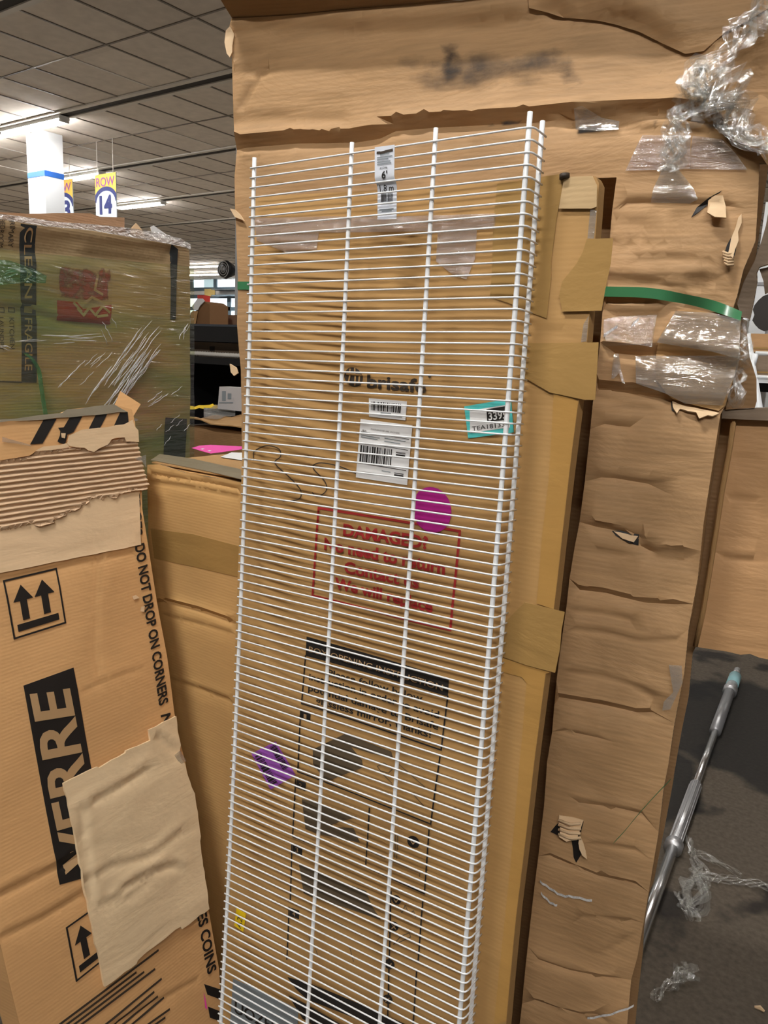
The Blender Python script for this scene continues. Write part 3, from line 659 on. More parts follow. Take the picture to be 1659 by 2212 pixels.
z3 = lambda L: [(600 + x * .2411, 1360 + y * .2411) for x, y in L]; z4 = lambda L: [(590 + x * .2292, 1700 + y * .2292) for x, y in L]
q('step_picture', z3([(320, 1070), (610, 930), (1020, 1090), (1040, 1150), (830, 1100), (660, 1045), (760, 1165), (770, 1230), (470, 1345), (420, 1330), (320, 1200)]), K['draw'])
q('step_picture', z4([(275, 110), (420, 150), (800, 280), (640, 320), (520, 370), (760, 385), (820, 525), (430, 440), (310, 390)]), K['draw'])
q('step_picture', z4([(245, 710), (400, 800), (880, 980), (900, 1040), (940, 1130), (1020, 1250), (410, 1050), (290, 1000)]), K['draw'])
strokes('step_drawing', BR, [z3([(420, 1160), (660, 1040), (960, 1120)]), z3([(900, 1220), (960, 1190), (1040, 1240), (1000, 1280), (930, 1260), (900, 1220)]), z3([(950, 1290), (1030, 1370)]), z3([(1080, 1190), (1320, 1400)]), z3([(1230, 1480), (1310, 1570)]),
    z4([(1130, 450), (1120, 640)]), z4([(1160, 450), (1150, 660)]), z4([(1180, 450), (1170, 670)]), z4([(900, 600), (1060, 670)]), z4([(1110, 690), (1390, 810), (1385, 840)]),
    z4([(1140, 1480), (1210, 1400), (1290, 1370), (1300, 1410), (1170, 1470)]), z4([(1190, 1120), (1220, 1180), (1250, 1110), (1290, 1190), (1330, 1160), (1350, 1220)]), z4([(720, 1490), (760, 1640)]), z4([(390, 1480), (430, 1600)]), z4([(340, 1400), (350, 1450)])], .0012, K['draw'], fb)
for (x, y, r) in ((893.7, 1818, 13), (857, 1943, 10), (852, 2000, 10), (842, 2082, 11), (838, 2158, 10)):
    ic = q('check_mark_disc', [(x + r * math.cos(a), y + r * math.sin(a) + .2 * r * math.cos(a)) for a in th[::2]], K['ink'])
    strokes('check_mark', BR, [[(x - 4, y - 2), (x, y + 4), (x + 5, y - 2)]] if y in (1818, 1943, 2082) else [[(x - 4, y - 5), (x + 4, y + 5)], [(x + 4, y - 3), (x - 4, y + 4)]], .0016, K['tanink'], ic, .002)
gl = q('grey_label', [(505, 2113), (646, 2180), (640, 2290), (498, 2215)], K['greyblue'], .0018)
print_texts('label_letters', [('UOZEU', (508, 2185), (606, 2236), (510, 2160), .02)], BR, K['ink'], gl, .0026)
q('printed_arrow', [(622, 2110), (670, 2124), (760, 2160), (905, 2225), (905, 2262), (760, 2195), (664, 2158), (640, 2135)], K['ink'])
q('printed_arrow', [(624, 2150), (664, 2170), (760, 2225), (760, 2260), (655, 2200)], K['ink'])

# ================================================================== WHITE WIRE SHELF
SR = np.array([[.99868047, .02426552, -.04526031], [.04673992, -.0643417, .99683275], [.02127654, -.99763286, -.06539097]])
SO = CAM + np.array([-.82165567, .81555388, .24391122])
PITCH, SWID = .01301957, .4064
def sp(x, k, t=0.0):
    """x metres across, k wires down, t metres behind the deck"""
    u = x / SWID; tt = k / 100; uu = min(max(u, 0), 1)
    zz = .02048901 * uu * tt + .02990652 * tt * (1 - tt) - .02155257 * uu * tt * (1 - tt)
    return SO + SR @ np.array([x, k * PITCH, t + zz])
KB = 143.6
c = sp(SWID / 2, KB)
ws = thing('wire_shelf', (c[0], c[1], 0), 'white wire ventilated shelf standing on end, leaning on the flat mirror box', 'wire shelf')
def rail(x, t, k0, r):
    kk = np.linspace(k0, KB, 26); MB().tube([sp(x, k, t) for k in kk], r, 10).build('rail', K['white'], ws, True)
rail(0, 0, -1.1, .0030); rail(SWID * .407, .0002, -1.1, .0029); rail(SWID * .707, .0002, -1.2, .0029); rail(SWID, 0, -1.3, .0031); rail(SWID + .0035, .0285, -1.25, .0030)
rest = MB()
for i in range(144):
    k = float(i); WX = SWID
    path = [sp(x, k, -.0032) for x in np.linspace(-.0042, WX - .004, 9)] + [sp(WX + .0015, k, -.0028), sp(WX + .0050, k, -.0005), sp(WX + .0066, k, .004), sp(WX + .0072, k, .015), sp(WX + .0074, k, .0325)]
    if i < 100: MB().tube(path, .0012, 6).build('wire', K['white'], ws, True)
    else: rest.tube(path, .0012, 6)
tag(rest.build('lower_wires', K['white'], ws, True), kind='stuff')
# hang tag woven through the top wires
SP = Plane(SO, SR @ np.array([0, 0, -1.0]), SR @ np.array([1.0, 0, 0]))
def tag_off(u, v):
    k = -v / PITCH; return .0052 if k < 2.75 else (.0052 - .0065 * min(1, (k - 2.75) / .6) if k < 3.35 else -.0013)
def bow(u, v): tt = -v / PITCH / 100; return -(.0299 * tt * (1 - tt))
ft = bilin(((814.5, 321), (857, 315.5), (853.5, 471.5), (812.5, 473)))
tg = panel('shelf_tag', SP, [ft(0, 0), ft(1, 0), ft(1, 1), ft(0, 1)], plain('tag_paper', (.74, .77, .84), .5), ws, extra=lambda u, v: tag_off(u, v) + bow(u, v), grid=.004, thick=.0005, conform=False)
SP2 = Plane(SO, SP.N, SP.U); SP2.disp = lambda q: np.array([tag_off(a, b) + bow(a, b) for a, b in np.asarray(q).reshape(-1, 2)]) 
print_texts('tag_print', [("6'", ft(.37, .45), ft(.66, .45), ft(.37, .345), .02), ('1,8 m', ft(.15, .612), ft(.85, .612), ft(.15, .515), .005), ('#1396', ft(.28, .32), ft(.66, .32), ft(.28, .285))], SP2, K['ink'], tg, .0008)
bar_code(SP2, 'barcode', ft, .2, .8, .635, .755, 50, tg, off=.0008, seed=12)
for ln in [[ft(.15, .155), ft(.9, .15)], [ft(.3, .12), ft(.75, .11)], [ft(.15, .185), ft(.7, .18)], [ft(.15, .22), ft(.8, .215)], [ft(.15, .25), ft(.85, .245)], [ft(.12, .865), ft(.85, .86)], [ft(.25, .89), ft(.75, .885)], [ft(.2, .78), ft(.75, .775)]]: strokes('print_line', SP2, [ln], .0011, K['greyblue'], tg, .0008)
strokes('tag_heading', SP2, [[ft(.15, .085), ft(.26, .085)], [ft(.32, .09), ft(.5, .085)], [ft(.56, .08), ft(.9, .07)]], .0028, K['inkb'], tg, .0008)

# ================================================================== BIG WORN CARTON BEHIND
HC = np.array([.98790764, .15489941, 0.0]); NBC = np.array([.15490287, -.98792971, 0.0])
tl0 = BR.hit(553, 425) - BR.N * .0535
BC = Plane(tl0, NBC, HC); BC.amp = .0032; BC.ns = 6
cr = BC.crease
cr([(505, 78), (560, 66), (640, 62), (760, 60), (900, 56), (1060, 46), (1200, 30)], .006, .010)
cr([(505, 110), (600, 92), (760, 78), (1000, 66), (1140, 55)], .004, .010)
cr([(507, 128), (545, 118), (575, 112)], .003, .006).cr and cr([(506, 150), (540, 148), (580, 140)], .0025, .006)
cr([(520, 235), (545, 190), (575, 145), (592, 118)], .004, .007)
cr([(508, 318), (640, 307), (760, 305), (815, 296), (850, 280), (930, 272), (1060, 266), (1145, 262), (1235, 254), (1330, 250), (1450, 246), (1600, 262)], .009, .009, 1.0)
cr([(508, 262), (600, 258), (760, 268)], .002, .008)
cr([(508, 345), (560, 341), (520, 356)], .002, .005)
cr([(1230, 265), (1320, 273), (1440, 288), (1530, 288), (1640, 330)], .006, .008)
cr([(1330, 45), (1440, 95), (1500, 115), (1530, 118)], .004, .012); cr([(1145, 0), (1230, 32), (1400, 50)], .004, .010)
cr([(1240, 40), (1330, 60), (1400, 100), (1430, 160)], .003, .02)
# right hand half: rows of horizontal folds
for L, d, w in (([(1325, 438), (1440, 436), (1600, 445)], .004, .005), ([(1322, 524), (1400, 530), (1470, 527)], .002, .005), ([(1316, 600), (1400, 606), (1480, 600), (1580, 610)], .004, .006),
    ([(1313, 615), (1420, 618), (1500, 626), (1585, 612)], .003, .006), ([(1310, 653), (1420, 655), (1475, 650)], .006, .007), ([(1304, 680), (1390, 680), (1450, 676)], .004, .006),
    ([(1300, 760), (1380, 768), (1420, 768), (1500, 778), (1595, 800)], .012, .009), ([(1420, 748), (1500, 760), (1590, 772)], .005, .007), ([(1292, 842), (1380, 852), (1450, 866), (1530, 876), (1570, 878)], .010, .009),
    ([(1285, 862), (1370, 878), (1430, 888)], .004, .006), ([(1280, 912), (1330, 920), (1390, 926)], .005, .006), ([(1266, 1030), (1330, 1034), (1400, 1046), (1440, 1050)], .005, .006), ([(1250, 1133), (1320, 1146), (1378, 1158), (1400, 1192), (1440, 1192), (1512, 1196)], .008, .007, ),
    ([(1376, 1182), (1420, 1208), (1505, 1215)], .006, .008), ([(1290, 1190), (1370, 1204)], .003, .006), ([(1226, 1274), (1300, 1282), (1390, 1304), (1487, 1310)], .006, .006),
    ([(1222, 1320), (1300, 1326), (1390, 1346)], .003, .005), ([(1216, 1356), (1300, 1366), (1380, 1386), (1487, 1384)], .003, .005), ([(1210, 1448), (1290, 1460), (1380, 1482)], .003, .005), ([(1206, 1508), (1300, 1524), (1376, 1542), (1440, 1540)], .006, .006),
    ([(1384, 1490), (1440, 1525)], .005, .008), ([(1196, 1574), (1290, 1594), (1335, 1610)], .004, .005), ([(1250, 1735), (1330, 1746), (1415, 1764)], .005, .006), ([(1175, 1750), (1200, 1760)], .003, .005),
    ([(1165, 1842), (1230, 1870), (1290, 1894), (1345, 1906), (1402, 1920)], .006, .006), ([(1290, 1822), (1400, 1838)], .003, .005), ([(1260, 1980), (1390, 1990)], .003, .004), ([(1140, 2068), (1230, 2100), (1300, 2115), (1362, 2120)], .006, .006),
    ([(1130, 2158), (1200, 2182), (1260, 2196), (1320, 2194)], .007, .007), ([(1320, 2050), (1385, 2010)], .003, .006), ([(1380, 560), (1440, 556), (1560, 566)], .003, .006), ([(1330, 480), (1420, 486)], .002, .006), ([(1540, 650), (1450, 640), (1560, 585)], .004, .010)):
    cr(L, d * .8, w * .9)
fl = lambda a, b: to_floor(BC, a, b)
seam = [(1332, 383), (1322, 454), (1317, 515), (1301, 674), (1298, 740), (1281, 869), (1263, 1040), (1250, 1129), (1230, 1250), (1222, 1316), (1202, 1470), (1193, 1580), (1182, 1646), (1176, 1740), (1149, 1957), (1123, 2210)]
rightE = [(1640, 352), (1638, 420), (1632, 520), (1606, 582), (1592, 640), (1584, 664), (1601, 690), (1597, 760), (1590, 790), (1566, 878), (1556, 895), (1540, 1000), (1520, 1130), (1507, 1250), (1487, 1360), (1478, 1455), (1457, 1562), (1443, 1654), (1434, 1700), (1423, 1797), (1412, 1861), (1390, 1994), (1377, 2067), (1362, 2122), (1355, 2210)]
hid = [(1250, 386), (1232, 600), (1218, 800), (1190, 1000), (1150, 1300), (1100, 1700), (1060, 2200)]
leftE = [(519, 830), (518, 800), (512, 700), (514, 600), (508, 440), (503, 200), (500, 110), (498, 62), (503, 42)]
top = [(640, 34), (760, 22), (900, 10), (1060, -4), (1300, -34), (1560, -70), (1700, -95), (1700, 352)]
c_ = lambda L: [BC.uv(*p) for p in L]
poly = c_(leftE) + c_(top) + c_(rightE) + [fl((1377, 2067), (1355, 2210)), fl((1149, 1957), (1123, 2210))] + c_(seam[::-1]) + c_(hid) + [fl((1100, 1700), (1060, 2200)), fl((519, 830), (527, 1100))]
c = BC.pt(*((poly[-1] + fl((1377, 2067), (1355, 2210))) / 2)) - BC.N * .04
bc = thing('large_carton', (c[0], c[1], 0), 'tallest battered brown carton, creased and smudged, behind the flat mirror box', 'box')
panel('front_panel', BC, poly, K['tan_big'], bc, thick=.006, grid=.035, uvmode=True, rim=K['edge'])
BCb = Plane(BC.P - BC.N * .075, NBC, HC); BCb.amp = .003
backE = [(1585, 905), (1560, 1050), (1530, 1250), (1503, 1397), (1496, 1411), (1487, 1507), (1472, 1580), (1456, 1672), (1452, 1700), (1435, 1790), (1412, 1905), (1402, 1930), (1390, 2010), (1388, 2060), (1377, 2159), (1372, 2212)]
cb = lambda L: [BCb.uv(*p) for p in L]
flb = to_floor(BCb, (1388, 2060), (1372, 2212)); lft = BCb.uvw(BC.pt(*BC.uv(519, 830)))[0] + .01
zt = BCb.uvw(BC.pt(*BC.uv(1600, 300)))[1]
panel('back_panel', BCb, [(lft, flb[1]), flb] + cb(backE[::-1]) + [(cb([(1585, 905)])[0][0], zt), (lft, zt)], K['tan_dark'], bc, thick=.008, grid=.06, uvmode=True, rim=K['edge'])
# left side wall, so the carton is closed on that side
A = [BC.pt(*BC.uv(*p), -.007) for p in ((503, 42), (508, 440), (512, 700), (519, 830))] + [BC.pt(*poly[-1], -.007)]
mb = MB()
for i in range(len(A) - 1): mb.hexa([A[i + 1], A[i], A[i] - BC.N * .066, A[i + 1] - BC.N * .066], BC.U * .004)
mb.build('side_panel', K['tan'], bc)
# right side: narrow inner wall beside the open flap
A = [BC.pt(*BC.uv(*p), -.008) for p in ((1553, 900), (1538, 1000), (1518, 1130), (1505, 1250), (1487, 1352))]
mb = MB()
for i in range(len(A) - 1): mb.hexa([A[i + 1], A[i], A[i] - BC.N * .06, A[i + 1] - BC.N * .06], -BC.U * .004)
mb.build('inner_wall', K['tan'], bc)
# open flap on the right, hanging from the carton
BF = Plane(BC.P - BC.N * .055, NBC, HC); BF.amp = .002
BF.crease([(1550, 1075), (1659, 1082)], .002, .005).crease([(1535, 1205), (1659, 1212)], .003, .005).crease([(1560, 990), (1659, 1000)], .002, .008)
panel('open_flap', BF, [(1583, 898), (1660, 893), (1760, 890), (1760, 1440), (1659, 1424), (1640, 1420), (1620, 1412), (1600, 1414), (1570, 1407), (1510, 1398), (1501, 1396), (1530, 1250), (1562, 1060)], K['tan_red'], bc, thick=.006, grid=.04, jag=.0005, rim=K['edge'])
MB().tube(wobble([BF.hit(*p) + BC.N * .004 for p in ((1586, 905), (1575, 970), (1562, 1060), (1548, 1140), (1533, 1240), (1518, 1320), (1503, 1394))], .002), .0035, 6).build('flap_fold', K['tan'], bc, True)
MB().hexa([BF.hit(1560, 903) + BC.N * .012, BF.hit(1760, 912) + BC.N * .012, BF.hit(1760, 876) + BC.N * .012, BF.hit(1562, 884) + BC.N * .012], -BC.N * .02).build('flap_top_edge', K['tan_grey'], bc)
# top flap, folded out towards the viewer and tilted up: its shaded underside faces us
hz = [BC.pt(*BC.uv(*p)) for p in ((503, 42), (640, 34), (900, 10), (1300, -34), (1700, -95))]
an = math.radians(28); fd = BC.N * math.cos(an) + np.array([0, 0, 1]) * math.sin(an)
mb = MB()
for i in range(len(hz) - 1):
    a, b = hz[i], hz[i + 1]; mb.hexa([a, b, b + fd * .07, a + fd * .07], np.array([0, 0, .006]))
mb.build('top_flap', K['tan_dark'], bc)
# crushed corner at the top right, in front of the panel
BCc = Plane(BC.P + BC.N * .012, NBC, HC); BCc.amp = .012; BCc.ns = 8
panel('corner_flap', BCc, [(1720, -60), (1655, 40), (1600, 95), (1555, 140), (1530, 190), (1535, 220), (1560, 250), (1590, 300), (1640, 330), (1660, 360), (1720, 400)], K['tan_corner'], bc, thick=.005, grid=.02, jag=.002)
panel('upper_fold', BC, [(1270, -50), (1690, -92), (1660, 20), (1570, 70), (1520, 110), (1480, 116), (1430, 92), (1380, 66), (1330, 50), (1255, 40), (1145, 20), (1140, -30)], K['tan_big'], bc, off=.004, thick=.002, grid=.02, jag=.001)
# torn corrugated bits at the right hole
BCd = Plane(BC.P - BC.N * .03, NBC, HC); BCd.amp = .006; BCd.ns = 12
panel('torn_panel', BCd, [(1592, 655), (1606, 610), (1630, 565), (1645, 520), (1660, 455), (1720, 430), (1720, 570), (1659, 571), (1640, 578), (1634, 590), (1635, 610), (1628, 650), (1620, 690), (1600, 684)], K['tan_grey'], bc, thick=.006, grid=.015, jag=.0015, rim=K['edge'])
panel('torn_panel', BCd, [(1640, 580), (1720, 560), (1720, 626), (1661, 630), (1652, 634)], K['tan_grey'], bc, off=-.01, thick=.005, grid=.015, jag=.001, rim=K['edge'])
panel('torn_panel', BCd, [(1598, 700), (1612, 712), (1618, 770), (1634, 868), (1630, 882), (1590, 884), (1566, 886), (1590, 795)], K['tan_dark'], bc, off=-.012, thick=.005, grid=.02, jag=.001)
# torn edge tabs on the left
panel('torn_tab', BC, [(502, 452), (512, 454), (532, 478), (512, 470)], K['liner'], bc, off=.006, thick=.002, grid=.01, jag=.001)
panel('torn_tab', BC, [(494, 70), (503, 60), (507, 75), (504, 100), (500, 126), (494, 118), (491, 95)], K['liner'], bc, off=.004, thick=.003, grid=.008, jag=.0018)
panel('torn_tab', BC, [(499, 786), (512, 794), (516, 806), (508, 812), (501, 804)], K['liner'], bc, off=.006, thick=.003, grid=.008, jag=.0018)
# punctures with curled board
def tear(pts, hole, name='torn_flap', lift=.012):
    if hole: quad('puncture', BC, hole, K['ink'], bc, off=.0012, grid=.012, jag=.0008)
    cx, cy = np.mean([BC.uv(*p) for p in pts], 0)
    panel(name, BC, pts, K['liner'], bc, off=.003, thick=.002, grid=.008, jag=.001, extra=lambda u, v: lift * max(0, min(1, (cy + .012 - v) / .03)))
tear([(1531, 434), (1545, 424), (1562, 424), (1568, 446), (1570, 474), (1545, 472), (1529, 462)], [(1493, 470), (1505, 448), (1560, 412), (1530, 440), (1512, 456)])
tear([(1595, 470), (1602, 462), (1596, 520), (1584, 560), (1574, 550), (1580, 515)], [(1561, 560), (1570, 530), (1592, 490), (1603, 462), (1590, 540), (1582, 570)], lift=.004)
for i in range(5):
    y = 545 + i * 6; MB().tube(wobble([BC.hit(1562 + i, y) + BC.N * .006, BC.hit(1573, y + 5) + BC.N * .010, BC.hit(1584, y + 4) + BC.N * .006], .001, i), .0016, 5).build('torn_flute', K['liner'], bc, True)
tear([(1210, 1757), (1240, 1762), (1262, 1768), (1256, 1785), (1250, 1805), (1228, 1808), (1212, 1798)], [(1190, 1795), (1212, 1770), (1262, 1772), (1254, 1810), (1262, 1835), (1246, 1860), (1240, 1850), (1236, 1815), (1205, 1802)], lift=.008)
for i in range(4):
    y = 1764 + i * 10; MB().tube(wobble([BC.hit(1210, y) + BC.N * .010, BC.hit(1235, y + 6) + BC.N * .013, BC.hit(1258, y + 8) + BC.N * .010], .001, i), .0022, 5).build('torn_flute', K['liner'], bc, True)
tear([(1254, 1800), (1262, 1815), (1268, 1830), (1272, 1845), (1262, 1838), (1252, 1815)], None, lift=.01)
tear([(1325, 1148), (1350, 1153), (1378, 1158), (1370, 1170), (1345, 1162)], [(1320, 1148), (1380, 1155), (1378, 1180), (1360, 1172), (1330, 1158)], lift=.004)
tear([(1452, 866), (1500, 880), (1555, 892), (1540, 898), (1530, 896), (1512, 903), (1505, 890), (1470, 882), (1464, 892), (1455, 880)], [(1448, 866), (1470, 880), (1465, 893), (1452, 886)], lift=.008)
# raised crushed layer beside the strap
BCe = Plane(BC.P + BC.N * .007, NBC, HC); BCe.amp = .006; BCe.ns = 11; BCe.cr = [k for k in BC.cr if False]
BCe.crease([(1415, 766), (1500, 778), (1595, 802)], .010, .008); BCe.crease([(1420, 745), (1500, 758), (1590, 775)], .005, .007); BCe.crease([(1450, 866), (1570, 880)], .004, .007)
panel('crushed_layer', BCe, [(1425, 728), (1440, 700), (1462, 672), (1500, 668), (1560, 678), (1598, 690), (1597, 760), (1590, 792), (1566, 876), (1552, 888), (1500, 876), (1452, 862), (1440, 850), (1418, 820), (1415, 765)], K['tan'], bc, thick=.004, grid=.015, jag=.001)
# dirt
S = lambda pts, m='smudge', f=.04, pl=BC: quad('smudge', pl, pts, K[m], bc, off=.0014, grid=.02, thick=0, fade=f)
S([(830, 90), (1000, 70), (1200, 60), (1290, 110), (1300, 190), (1160, 230), (900, 240), (820, 170)], f=.06)
S([(930, 75), (1010, 72), (1030, 190), (940, 210)], 'smudge', .03)
S([(1150, 60), (1250, 70), (1330, 230), (1180, 240)], 'smudge', .05)
S([(1380, 120), (1420, 130), (1500, 200), (1480, 215), (1400, 165)], 'blackline', .012)
S([(1240, 268), (1345, 258), (1345, 284), (1240, 296)], 'blackline', .008)
S([(1390, 252), (1570, 262), (1590, 285), (1400, 278)], 'blackline', .008)
S([(1360, 286), (1560, 296), (1580, 318), (1480, 310), (1365, 300)], 'blackline', .009)
S([(1390, 750), (1408, 704), (1466, 660), (1480, 668), (1440, 690), (1418, 722), (1404, 758)], 'blackline', .008)
S([(1500, 640), (1600, 676), (1610, 700), (1560, 676), (1505, 664)], 'blackline', .006)
S([(1030, 262), (1145, 248), (1200, 256), (1040, 284)], 'blackline', .008)
# clear tape and stretch film stuck to the carton
T = lambda name, pts, m='tapec', off=.003: quad(name, BC, pts, K[m], bc, off=off, grid=.012)
T('clear_tape', [(1388, 292), (1492, 290), (1492, 366), (1352, 370), (1366, 340)])
T('clear_tape', [(1496, 292), (1560, 300), (1588, 330), (1615, 368), (1490, 366)])
T('film_patch', [(1432, 366), (1455, 355), (1470, 372), (1500, 410), (1508, 432), (1490, 440), (1406, 438), (1412, 410)], 'filmc', .0045)
T('film_patch', [(1244, 240), (1262, 236), (1300, 254), (1338, 262), (1336, 280), (1300, 284), (1246, 282)], 'filmc', .006)
T('film_patch', [(1306, 690), (1330, 684), (1420, 680), (1410, 750), (1380, 745), (1305, 748)], 'film', .006)
T('film_patch', [(1326, 764), (1336, 764), (1345, 800), (1354, 828), (1348, 826), (1340, 806), (1330, 818), (1325, 818)], 'filmc', .008)
quad('film_patch', BCe, [(1375, 770), (1415, 768), (1600, 770), (1592, 800), (1560, 876), (1480, 872), (1440, 850), (1376, 828)], K['filmc'], bc, off=.006, grid=.01)
quad('film_patch', BCe, [(1420, 740), (1460, 672), (1540, 676), (1600, 692), (1598, 776), (1540, 760)], K['filmc'], bc, off=.005, grid=.01)
T('film_patch', [(1446, 1432), (1474, 1434), (1476, 1470), (1462, 1500), (1450, 1526), (1432, 1530), (1436, 1510), (1456, 1490)], 'filmc', .008)
def scrunch(name, px, widths, parent, off, seed=0, mat='strand', pl=BC, n=5, amp=.006):
    """a twisted rope of stretch film: several crossing folded bands"""
    P = smooth(px, 4); W_ = np.interp(np.linspace(0, 1, len(P)), np.linspace(0, 1, len(widths)), widths); mb = MB(); r = random.Random(seed)
    for k in range(n):
        ph = r.uniform(0, 6.28); fr = r.uniform(.5, 1.3); pts = []; wd = []; ws_ = []
        for i, p in enumerate(P):
            a = np.array(P[min(i + 1, len(P) - 1)]) - np.array(P[max(i - 1, 0)]); uvp = pl.uv(*p); t = pl.uv(*P[min(i + 1, len(P) - 1)]) - pl.uv(*P[max(i - 1, 0)]); t /= np.linalg.norm(t) + 1e-9; pn = np.array([-t[1], t[0]])
            o = W_[i] * .35 * math.sin(ph + fr * i) * (k / n + .45); q_ = uvp + pn * o
            pts.append(pl.pt(*q_, off + pl.disp([uvp])[0] + amp * .5 * (1 + math.sin(ph * 2 + i * .9 * fr)))); tw = .18 * math.sin(ph + i * .6)
            wd.append(nrm((pl.U * pn[0] + pl.V * pn[1]) * math.cos(tw) + pl.N * math.sin(tw))); ws_.append(W_[i] * (.10 + .22 * k / n) * (1 + .3 * math.sin(i * .8 + ph)))
        mb.ribbon(pts, wd, ws_)
    return mb.build(name, K[mat], parent, True)
scrunch('film_strand', [(1668, 30), (1625, 60), (1580, 110), (1540, 170), (1510, 205), (1490, 250), (1468, 300), (1455, 350), (1450, 380)], [.05, .04, .03, .045, .04, .045, .035, .03, .03], bc, .02, 3, n=11)
scrunch('film_strand', [(1490, 230), (1510, 200), (1545, 195), (1575, 225), (1595, 265), (1625, 300), (1665, 325)], [.02, .05, .06, .06, .04, .025, .025], bc, .022, 5, n=11)
scrunch('film_strand', [(1500, 225), (1550, 250), (1590, 285), (1660, 350)], [.03, .05, .03, .02], bc, .02, 8, n=6)
scrunch('film_strand', [(1598, 690), (1604, 730), (1606, 760), (1600, 790), (1592, 830), (1580, 880)], [.02, .02, .02, .025, .025, .02], bc, .004, 11, n=8)
for L in ([(1168, 1900), (1190, 1915), (1215, 1930), (1240, 1933), (1280, 1942)], [(1170, 1925), (1190, 1945), (1205, 1952)], [(1270, 2195), (1320, 2186), (1370, 2168)], [(1305, 726), (1322, 714), (1335, 706)], [(1365, 705), (1382, 688)]):
    MB().ribbon([BC.pt(*BC.uv(*p), .004 + .002 * (i % 2)) for i, p in enumerate(smooth(L, 3))], BC.V, .004).build('film_thread', K['fold'], bc, True)
# green strapping band round the carton
P = smooth([(514, 617), (700, 620), (1000, 624), (1310, 631), (1400, 634), (1470, 645), (1540, 661), (1602, 684)], 6)
tw = [0 if p[0] < 1430 else .5 * math.sin((p[0] - 1430) / 38.0) for p in P]
MB().ribbon([BC.pt(*BC.uv(*p), (.0012 if p[0] < 1290 else .006 + .004 * abs(t)) + max(0, BC.disp([BC.uv(*p)])[0])) for p, t in zip(P, tw)], [nrm(BC.V * math.cos(t) + BC.N * math.sin(t)) for t in tw], .0125).build('strap', K['green'], bc, True)
MB().ribbon([BC.pt(*BC.uv(*p), o) for p, o in zip(smooth([(1450, 1680), (1420, 1706), (1385, 1740), (1358, 1768), (1338, 1785)], 4), np.linspace(.004, .045, 17))], nrm(BC.V + BC.U * .3), [.0042] * 17).build('strap_end', K['green'], bc, True)

# ================================================================== LEANING GLASS BOX, FRONT LEFT
NL = np.array([.96078616, -.01179565, .27703936])
P0 = CAM + 1.9 * ray(480, 2212)
LN = Plane(P0, NL, (0.004, 1, .028)); LN.amp = .0016; LN.ns = 4
rE = [(284, 884), (291, 912), (294, 940), (301, 985), (306, 1040), (307, 1098), (320, 1177), (339, 1298), (361, 1419), (377, 1541), (391, 1610), (401, 1650), (409, 1700), (428, 1806), (444, 1931), (473, 2091), (480, 2212)]
fz = to_floor(LN, (444, 1931), (480, 2212)); u0 = LN.uv(-260, 1300)[0]
LN.crease([(-50, 1960), (60, 1905), (130, 1870), (200, 1832)], .004, .008).crease([(-40, 2045), (90, 1985), (190, 1925)], .003, .007)
LN.crease([(-40, 1265), (120, 1228), (300, 1190)], .0018, .006).crease([(215, 1190), (207, 1300), (205, 1400), (214, 1480)], .0012, .008)
LN.crease([(180, 1495), (230, 1470), (320, 1440)], .001, .006).crease([(250, 2212), (330, 2170), (440, 2110)], .002, .006)
zf = fz[1]
poly = [LN.uv(*p) for p in ((-260, 938), (-60, 916), (0, 909), (60, 903), (130, 896), (150, 884), (245, 874), (268, 880))] + [LN.uv(*p) for p in rE] + [fz, np.array([LN.uv(-260, 938)[0], zf])]
c = LN.pt(*((fz + np.array([u0, zf])) / 2)) - LN.N * .04
lb = thing('leaning_glass_box', (c[0], c[1], 0), 'leaning cardboard glass box with black VERRE lettering and torn corrugated top', 'box')
panel('body', LN, poly, K['tan_lean'], lb, thick=.065, grid=.03, uvmode=True)
q = lambda name, pts, mat, off=.0012, **k: quad(name, LN, pts, mat, lb, off, **k)
t0 = lambda L: [(x * .2049, 870 + y * .2049) for x, y in L]
t3 = lambda L: [(x * .3195, 1100 + y * .3195) for x, y in L]
t4 = lambda L: [(x * .3195, 1650 + y * .3195) for x, y in L]
# hazard stripes at the torn top
for L in ([(455, 180), (590, 170), (445, 430), (315, 440)], [(730, 155), (865, 140), (770, 310), (690, 345), (660, 330), (650, 290)], [(1005, 130), (1125, 120), (1050, 265), (930, 278)], [(1260, 105), (1340, 100), (1350, 210), (1185, 270)]):
    q('printed_stripe', t0(L), K['ink'])
# bare corrugated medium
fdir = math.radians(0)
a_, b_u = LN.uv(0, 1110), LN.uv(285, 1068); sl = (b_u[1] - a_[1]) / (b_u[0] - a_[0])
flute = lambda u, v: .0026 * (math.sin((v - sl * u) * 2 * math.pi / .0094) + .25 * math.sin(2 * (v - sl * u) * 2 * math.pi / .0094 + 1))
panel('corrugated_layer', LN, [(-200, 1025)] + t0([(-10, 610), (300, 562), (340, 525), (520, 505), (690, 470), (900, 470), (1100, 430), (1290, 370), (1430, 425), (1450, 500), (1485, 640), (1500, 720), (1552, 868), (1530, 915), (1480, 925), (1400, 930), (1280, 955), (1200, 1012), (1130, 1000), (1060, 1020), (960, 1008), (870, 1090), (720, 1165), (600, 1220), (540, 1270), (390, 1312), (340, 1280), (200, 1312), (-10, 1347)]) + [(-200, 1190)], K['flute'], lb, off=.006, thick=.002, grid=.0016, gridu=.012, jag=.0003, extra=flute, conform=False)
